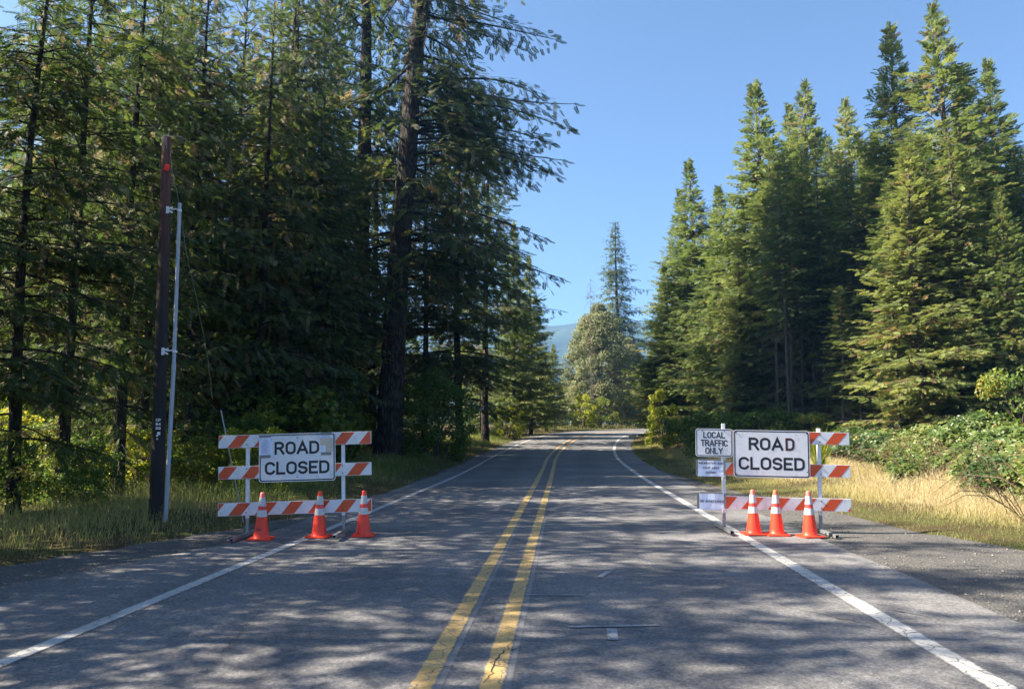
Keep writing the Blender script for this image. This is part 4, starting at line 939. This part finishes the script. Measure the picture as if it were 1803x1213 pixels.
def sheet(root, x0, z0, x1, z1, y, lines=None, curl=.01, label=None, mat=None):
    n = 8; V = []; Fc = []
    for j in range(n + 1):
        for i in range(n + 1):
            u, v = i / n, j / n; V.append((x0 + (x1 - x0) * u, y - curl * (.5 + .5 * math.sin(u * 7 + v * 3)) * abs(v - .5) - curl * .6 * (math.sin(u * 12.3) * .3 + .3), z0 + (z1 - z0) * v))
    for j in range(n):
        for i in range(n): a = j * (n + 1) + i; Fc.append((a, a + 1, a + n + 2, a + n + 1))
    me = bpy.data.meshes.new('notice'); me.from_pydata(V, [], Fc); o = link('notice', me, mat or M['paper'], root)
    if label: o['label'] = label
    return o
def left_sign(root):
    x0, zt = .65, 1.60; LT = [('ROAD', .247, .330, .205, .715, .038, M['black_ink']), ('CLOSED', .094, .645, .205, 1.03, .038, M['black_ink'])]
    sp_ = sign_panel(root, x0, zt, 1.22, .762, LT, [(.61, .068), (.61, .69)])
    n1 = sheet(root, x0 + .005, zt - .33, x0 + .222, zt - .045, -.056, label='white typed notice taped to the upper left corner of the sign'); 
    for k in range(13):
        wv = .11 + .03 * math.sin(k * 2.3); quad('print_line', x0 + .045, zt - .118 - k * .0152, x0 + .045 + wv, zt - .113 - k * .0152, -.0665, M['printgrey'], n1)
    quad('print_line', x0 + .075, zt - .095, x0 + .15, zt - .088, -.0665, M['printgrey'], n1)
    for dx in (.025, .19): quad('print_line', x0 + dx, zt - .093, x0 + dx + .016, zt - .074, -.0665, M['printgrey'], n1)
    quad('print_line', x0 + .03, zt - .165, x0 + .034, zt - .30, -.0665, M['printgrey'], n1)
    mb = MB(); mb.box((x0 + .10, -.0685, zt - .030), (.19, .001, .042)); mb.build('tape', M['tape'], root); mb = MB(); mb.box((x0 + .105, -.0685, zt - .352), (.165, .001, .045)); mb.build('tape', M['tape'], root)
    n2 = sheet(root, x0 + .975, zt - .31, x0 + 1.185, zt - .045, -.056, label='colour printed map with a white key taped to the upper right corner of the sign', curl=.006)
    quad('map_print', x0 + .980, zt - .308, x0 + 1.183, zt - .085, -.0640, M['map'], n2); quad('map_key', x0 + .980, zt - .308, x0 + 1.065, zt - .205, -.0646, M['paper'], n2)
    for k in range(5): quad('print_line', x0 + .988, zt - .225 - k * .015, x0 + 1.04, zt - .221 - k * .015, -.0652, M['printgrey'], n2)
    quad('print_line', x0 + 1.01, zt - .070, x0 + 1.15, zt - .064, -.0660, M['printgrey'], n2)
    mb = MB(); mb.box((x0 + 1.075, -.0685, zt - .018), (.16, .001, .045)); mb.build('tape', M['tape'], root); mb = MB(); mb.box((x0 + 1.075, -.0685, zt - .335), (.165, .001, .048)); mb.build('tape', M['tape'], root)
def right_sign(root):
    x0, zt = .58, 1.625; LT = [('ROA', .245, .325, .205, .555, .038, M['black_ink']), ('D', .835, .325, .205, .145, .038, M['faded_ink']), ('CLOSED', .080, .640, .205, 1.055, .038, M['black_ink'])]
    sign_panel(root, x0, zt, 1.22, .762, LT, [(.045, .045), (1.175, .045), (.045, .71), (1.175, .66)])
    q = sign_panel(root, -.03, 1.635, .60, .455, [('LOCAL', .125, .155, .104, .350, .018, M['black_ink']), ('TRAFFIC', .085, .285, .104, .435, .018, M['black_ink']), ('ONLY', .155, .410, .104, .285, .018, M['black_ink'])], [(.11, .04), (.47, .04)], 'local_traffic_sign')
    for (xa, za, xb, zb, tx) in ((-.01, .865, .42, 1.125, 'a'), (.005, .335, .42, .60, 'b')):
        n = sheet(root, xa, za, xb, zb, -.070, label='white paper reading recreation and camp area closed' if tx == 'a' else 'white paper reading no admittance', curl=.012)
        if tx == 'a':
            text_mesh('lettering', 'RECREATION AND', .032, .395, .0075, M['print'], n, xa + .02, zb - .065, -.0865); text_mesh('lettering', 'CAMP AREA', .032, .27, .0075, M['print'], n, xa + .085, zb - .140, -.0865); text_mesh('lettering', 'CLOSED', .032, .17, .0075, M['print'], n, xa + .135, zb - .215, -.0865)
        else: text_mesh('lettering', 'NO ADMITTANCE', .036, .385, .0085, M['print'], n, xa + .025, zb - .150, -.0865)
        mb = MB(); mb.box((xa - .008, -.0885, (za + zb) / 2 + .01), (.034, .001, .25)); mb.box((xa + .2, -.0895, zb + .004), (.37, .001, .022)); mb.box((xb + .005, -.0910, (za + zb) / 2 + .02), (.034, .001, .23)); mb.build('tape', M['tape'], root)
# left barricade
lx, ly = gnd(394, 938); ppm = 1350 / 111.5
YB = 12.45
lx = pxx(390, YB) * 1.0
barricade('barricade', (lx + .02, YB, -.005), R(-1.75), R(1.0), 'left striped barricade, its road closed sign carrying a taped notice and a map',
          (.14, -.055, .163), (.45, 1.98), (1.55, 1.60), (1.50, 1.005, .43), left_sign, None, ((-.75, .75), (-.72, .55)))
YR = 12.98
rx = pxx(1222, YR)
barricade('barricade', (rx + .015, YR, .045), R(1.1), R(-3.0), 'right striped barricade carrying both a road closed and a local traffic only sign',
          (-.05, -.02, .277), (.434, 1.97), (1.72, 1.67), (1.51, .99, .45), right_sign, None, ((-.55, .75), (-.72, .45))).scale = (1.022,) * 3

# cones
def cone(name, px, py, label, tip='cone_faded', rz=0.0, print_=False, sc=1.0, tilt=0):
    x, y = gnd(px, py, .012); e = empty(name, (x, y, .014), rz, label, 'traffic cone'); e.scale = (sc,) * 3
    a = .178; mb = MB(); mb.prism(rrect(-a, -a, a, a, .035), 0, .026)
    vs = [(x_, z_, y_) for x_, y_, z_ in mb.v]; mb.v = vs; mb.build('base', M['cone'], e, bevel=.006)
    mb = MB(); mb.prism(rrect(-a - .003, -a - .003, a + .003, a + .003, .036), 0, .008); mb.v = [(x_, z_, y_) for x_, y_, z_ in mb.v]; mb.build('base_edge', M['cone_base'], e)
    rad = lambda z: .118 - (z - .03) * (.118 - .033) / .67
    def seg(n, z0, z1, m, ex=0.0, pre=[]):
        mb = MB(); k = max(2, int((z1 - z0) / .06)); mb.lathe(pre + [(rad(z0 + (z1 - z0) * i / k) + ex, z0 + (z1 - z0) * i / k) for i in range(k + 1)], 32); return mb.build(n, M[m], e, smooth=True, ang=50)
    seg('body', .045, .345, 'cone', 0, [(.135, .026), (.124, .034)]); c1 = seg('lower_collar', .345, .445, 'cone_white', .0025); seg('middle_band', .445, .505, 'cone_band'); seg('upper_collar', .505, .635, 'cone_white', .0025)
    mb = MB(); mb.lathe([(rad(.635), .635), (rad(.69), .69), (rad(.70) - .003, .704), (rad(.70) - .010, .712), (.012, .712), (.010, .69)], 24); mb.build('tip', M[tip], e, smooth=True, ang=60)
    if print_:
        z = .17; r_ = rad(.17) + .0035
        t = text_mesh('stencil', 'LCPH', .038, .115, .006, M['black_ink'], e, -.085, .135, 0)
        for v in t.data.vertices:
            th = v.co.x / r_ - .1; rr_ = rad(v.co.z) + .002; v.co = (rr_ * math.sin(th), -rr_ * math.cos(th), v.co.z)
    return e
cone('traffic_cone', 459.5, 949.5, 'leftmost traffic cone, with black stencilled letters, beside the left post of the left barricade', 'cone_faded', .08, True)
cone('traffic_cone', 561.5, 945.5, 'middle traffic cone of the left barricade, standing on the white edge line', 'cone', -.1)
cone('traffic_cone', 639.5, 943.5, 'traffic cone at the right end of the left barricade', 'cone', .1)
cone('traffic_cone', 1327.5, 941, 'leftmost traffic cone of the right barricade, its base touching the next one', 'cone_faded', .05)
cone('traffic_cone', 1368, 942, 'middle traffic cone of the right barricade with weathered brownish tip', 'cone_brown', -.08)
cone('traffic_cone', 1426.5, 945, 'rightmost traffic cone, beside the right post of the right barricade', 'cone_faded', .12)

# utility pole, conduit, wires
M['pole'] = None
def pole_mat():
    m, nt, N, L, o = newmat('creosoted_pole'); b = N('ShaderNodeBsdfPrincipled', Roughness=.75); tc = N('ShaderNodeTexCoord')
    sx = N('ShaderNodeSeparateXYZ'); L(tc.outputs['Object'], sx.inputs[0]); mr = N('ShaderNodeMapRange'); L(sx.outputs[2], mr.inputs[0]); mr.inputs[1].default_value = 3.6; mr.inputs[2].default_value = 6.6
    r = ramp(N, [(0, (.012, .009, .010)), (.45, (.035, .014, .011)), (1, (.105, .040, .028))]); L(mr.outputs[0], r.inputs[0])  # dark shaft; redder upper part is sky reflection painted into the colour
    mp = N('ShaderNodeMapping'); mp.inputs['Scale'].default_value = (1, 1, .06); L(tc.outputs['Object'], mp.inputs[0]); n = N('ShaderNodeTexNoise', Scale=26.0, Detail=6.0); L(mp.outputs[0], n.inputs['Vector'])
    r2 = ramp(N, [(.3, .5), (.7, 1.5)]); L(n.outputs[0], r2.inputs[0]); mx = N('ShaderNodeMixRGB', blend_type='MULTIPLY'); mx.inputs[0].default_value = 1; L(r.outputs[0], mx.inputs[1]); L(r2.outputs[0], mx.inputs[2])
    L(mx.outputs[0], b.inputs['Base Color']); bp = N('ShaderNodeBump', Strength=.6, Distance=.01); L(n.outputs[0], bp.inputs['Height']); L(bp.outputs[0], b.inputs['Normal']); L(b.outputs[0], o.inputs[0]); return m
M['pole'] = pole_mat()
M['wire'] = simple('thin_weathered_wire', (.30, .29, .27), .6); M['grey_pipe'] = simple('grey_conduit', (.33, .38, .44), .5, var=.08, scale=2, dirt=(.24, .26, .28))
M['reflector'] = simple('red_reflector', (.75, .03, .015), .3); M['rawwood'] = simple('splintered_wood', (.30, .26, .22), .9, var=.3)
DP = 14.0
zb = float(gz(np.array([pxx(275, DP)]), np.array([DP]))[0])
b0 = Vector((atd(275, 920, DP)[0], DP, zb)); t0 = Vector(atd(294, 243, DP))
e = empty('utility_pole', b0, 0, 'short dark wooden utility pole with a broken top, left of the left barricade', 'utility pole'); off = t0 - b0
mb = MB(); K = 14; mb.tube([off * (i / K) - Vector((0, 0, .2 if i == 0 else 0)) for i in range(K + 1)], [.128 - .045 * i / K for i in range(K + 1)], 18); mb.build('shaft', M['pole'], e, smooth=True, ang=60)
mb = MB()
for k in range(9):
    a = k * .7; p = off + Vector((math.cos(a) * .055, math.sin(a) * .055, -.05)); mb.tube([p, p + Vector((.01 * math.cos(a * 3), 0, .06 + .05 * (k % 3)))], [.016, .003], 5)
for k in range(5):
    p = off + Vector((-.05 + .02 * k, -.085, -.02)); mb.tube([p, p + Vector((.01, -.004, -.15 - .08 * (k % 3)))], [.010, .004], 5)
mb.build('splintered_top', M['rawwood'], e)
mb = MB(); rp = Vector(atd(299, 299, DP)) - b0; mb.box(rp + Vector((0, -.115, 0)), (.085, .014, .12), Matrix.Rotation(R(18), 3, 'Y')); rf = mb.build('reflector', M['reflector'], e, bevel=.004)
for i, tx in enumerate(('CP', 'B4', 'G9')):
    p = Vector(atd(280, 742, DP)) - b0
    t = text_mesh('marking', tx, .050, .085, .011, M['sign_white'], e, 0, 0, 0)
    for v in t.data.vertices:
        r_ = .123; th = (v.co.x + .0) / r_ - .02; zz = v.co.z + p.z - i * .073; f = zz / off.z; v.co = (off.x * f + r_ * math.sin(th), off.y * f - r_ * math.cos(th), zz)
for (pa, pb, s_) in (((284.6, 763), .05, .055), ((281.8, 767), .03, .03), ((282, 772.5), .024, .024)):
    p = Vector(atd(pa[0], pa[1], DP)) - b0; mb = MB(); mb.box(p + Vector((0, -.118, 0)), (pb, .004, s_), Matrix.Rotation(R(20), 3, 'Z')); mb.build('marking_tag', M['sign_white'], e)
DC = 13.85
c0 = Vector((atd(291, 920, DC)[0], DC, zb)); c1 = Vector(atd(306, 645, DC)); c2 = Vector(atd(316.5, 358, DC))
e2 = empty('conduit_pipe', c0, 0, 'tall grey conduit pipe leaning along the right side of the utility pole', 'pipe')
mb = MB(); mb.tube([Vector((0, 0, -.15)), (c1 - c0)], .037, 14); mb.build('lower_pipe', M['grey_pipe'], e2, smooth=True, ang=50)
mb = MB(); mb.tube([(c1 - c0) + Vector((0, 0, -.02)), (c2 - c0)], .033, 14); mb.build('upper_pipe', M['grey_pipe'], e2, smooth=True, ang=50)
mb = MB(); d_ = (c2 - c1).normalized(); mb.tube([(c1 - c0) - d_ * .08, (c1 - c0) + d_ * .05], .0405, 14); mb.build('coupling', M['grey_pipe'], e2, smooth=True, ang=50)
for py_, pxp, pxc in ((371, 297, 315), (619, 289, 307)):
    p = Vector(atd(pxp + 2, py_, DC - .03)) - c0; q = Vector(atd(pxc, py_, DC)) - c0; mb = MB()
    mb.box(p + Vector((-.02, -.05, 0)), (.05, .012, .13)); mb.box(p + Vector((.03, -.05, .03)), (.10, .010, .03), Matrix.Rotation(R(-20), 3, 'Y')); mb.box(p + Vector((.03, -.05, -.03)), (.10, .010, .03), Matrix.Rotation(R(25), 3, 'Y'))
    mb.tube([p + Vector((.04, -.04, .01)), q + Vector((-.02, -.03, .02))], .011, 6)
    mb.tube([q + Vector((.01, 0, -.018)), q + Vector((.01, 0, .018))], .042, 14); mb.build('bracket', M['post_white'], e2)
def wire(name, pts, r_, label, mat='wire', cat='wire'):
    mb = MB(); P_ = [Vector(p) for p in pts]; fine = []
    for i in range(len(P_) - 1):
        for k in range(6): fine.append(P_[i].lerp(P_[i + 1], k / 6))
    fine.append(P_[-1]); fine = [p + Vector((.006 * math.sin(i * 2.1), 0, .006 * math.cos(i * 1.3))) for i, p in enumerate(fine)]
    o = mb.build(name, M[mat], None, smooth=False) if False else None
    mb.tube(fine, r_, 5); o = mb.build(name, M[mat]); tag(o, label, cat); return o
tp = Vector(atd(289, 243, DP))
wire('overhead_wire', [atd(-90, -160, 12.2), atd(70, -5, 12.8), atd(180, 130, 13.4), tp], .0055, 'thin wire coming down from the upper left to the top of the utility pole')
wire('hanging_wire', [tp + Vector((.02, -.1, 0)), atd(318, 241, DP - .1), atd(330, 248, DP - .1)], .004, 'short loose wire sticking out sideways from the top of the utility pole')
wire('guy_wire', [atd(300, 262, DP - .1), atd(303, 300, DP - .1), atd(315, 355, DP - .1), atd(328, 445, DP - .05), atd(345, 520, DP), atd(365, 625, DP + .3), atd(374, 700, DP + .6)], .0028, 'thin loose wire hanging beside the conduit pipe down to the right')
g0, g1 = Vector(atd(389, 722, 14.2)), Vector(atd(421, 882, 14.2)); g1.z = min(g1.z, .4); g2 = g1 + (g1 - g0).normalized() * .45
mb = MB(); mb.tube([g0, g1, g2], [.013, .012, .012], 6); o = mb.build('marker_stake', M['wire']); tag(o, 'thin weathered stake leaning behind the left end of the left barricade', 'stake')

# small notice on the trunk beyond the bush
nx_, ny_, nz_ = atd(846, 719, 52.5)
e = empty('notice_board', (nx_, ny_, nz_), 0, 'small white notice fixed to a trunk on the left verge', 'notice')
mb = MB(); mb.box((0, 0, 0), (.50, .02, .30)); mb.build('board', M['sign_white'], e)
mb = MB(); mb.box((0, .035, -.2), (.06, .04, 2.6)); mb.build('backing_batten', M['bark_dark'], e)
for k in range(3): quad('print_line', -.2, .06 - k * .07, .2, .085 - k * .07, -.0115, M['printgrey'], e)

# ------------------------------------------------------------------ haze
HZ = 0.00036
hb = MB(); hb.box((0, 0, 127), (4600, 4600, 262)); hm = bpy.data.materials.new('haze'); hm.use_nodes = True; nt = hm.node_tree; nt.nodes.clear()
oo = nt.nodes.new('ShaderNodeOutputMaterial'); pv = nt.nodes.new('ShaderNodeVolumePrincipled'); pv.inputs['Density'].default_value = HZ; pv.inputs['Color'].default_value = (.16, .45, 1.0, 1); pv.inputs['Anisotropy'].default_value = .2
nt.links.new(pv.outputs[0], oo.inputs['Volume'])
if True:
    o = hb.build('haze', hm); o['kind'] = 'stuff'; o['label'] = 'thin blue morning haze in the air over the road and hills'; o['category'] = 'haze'
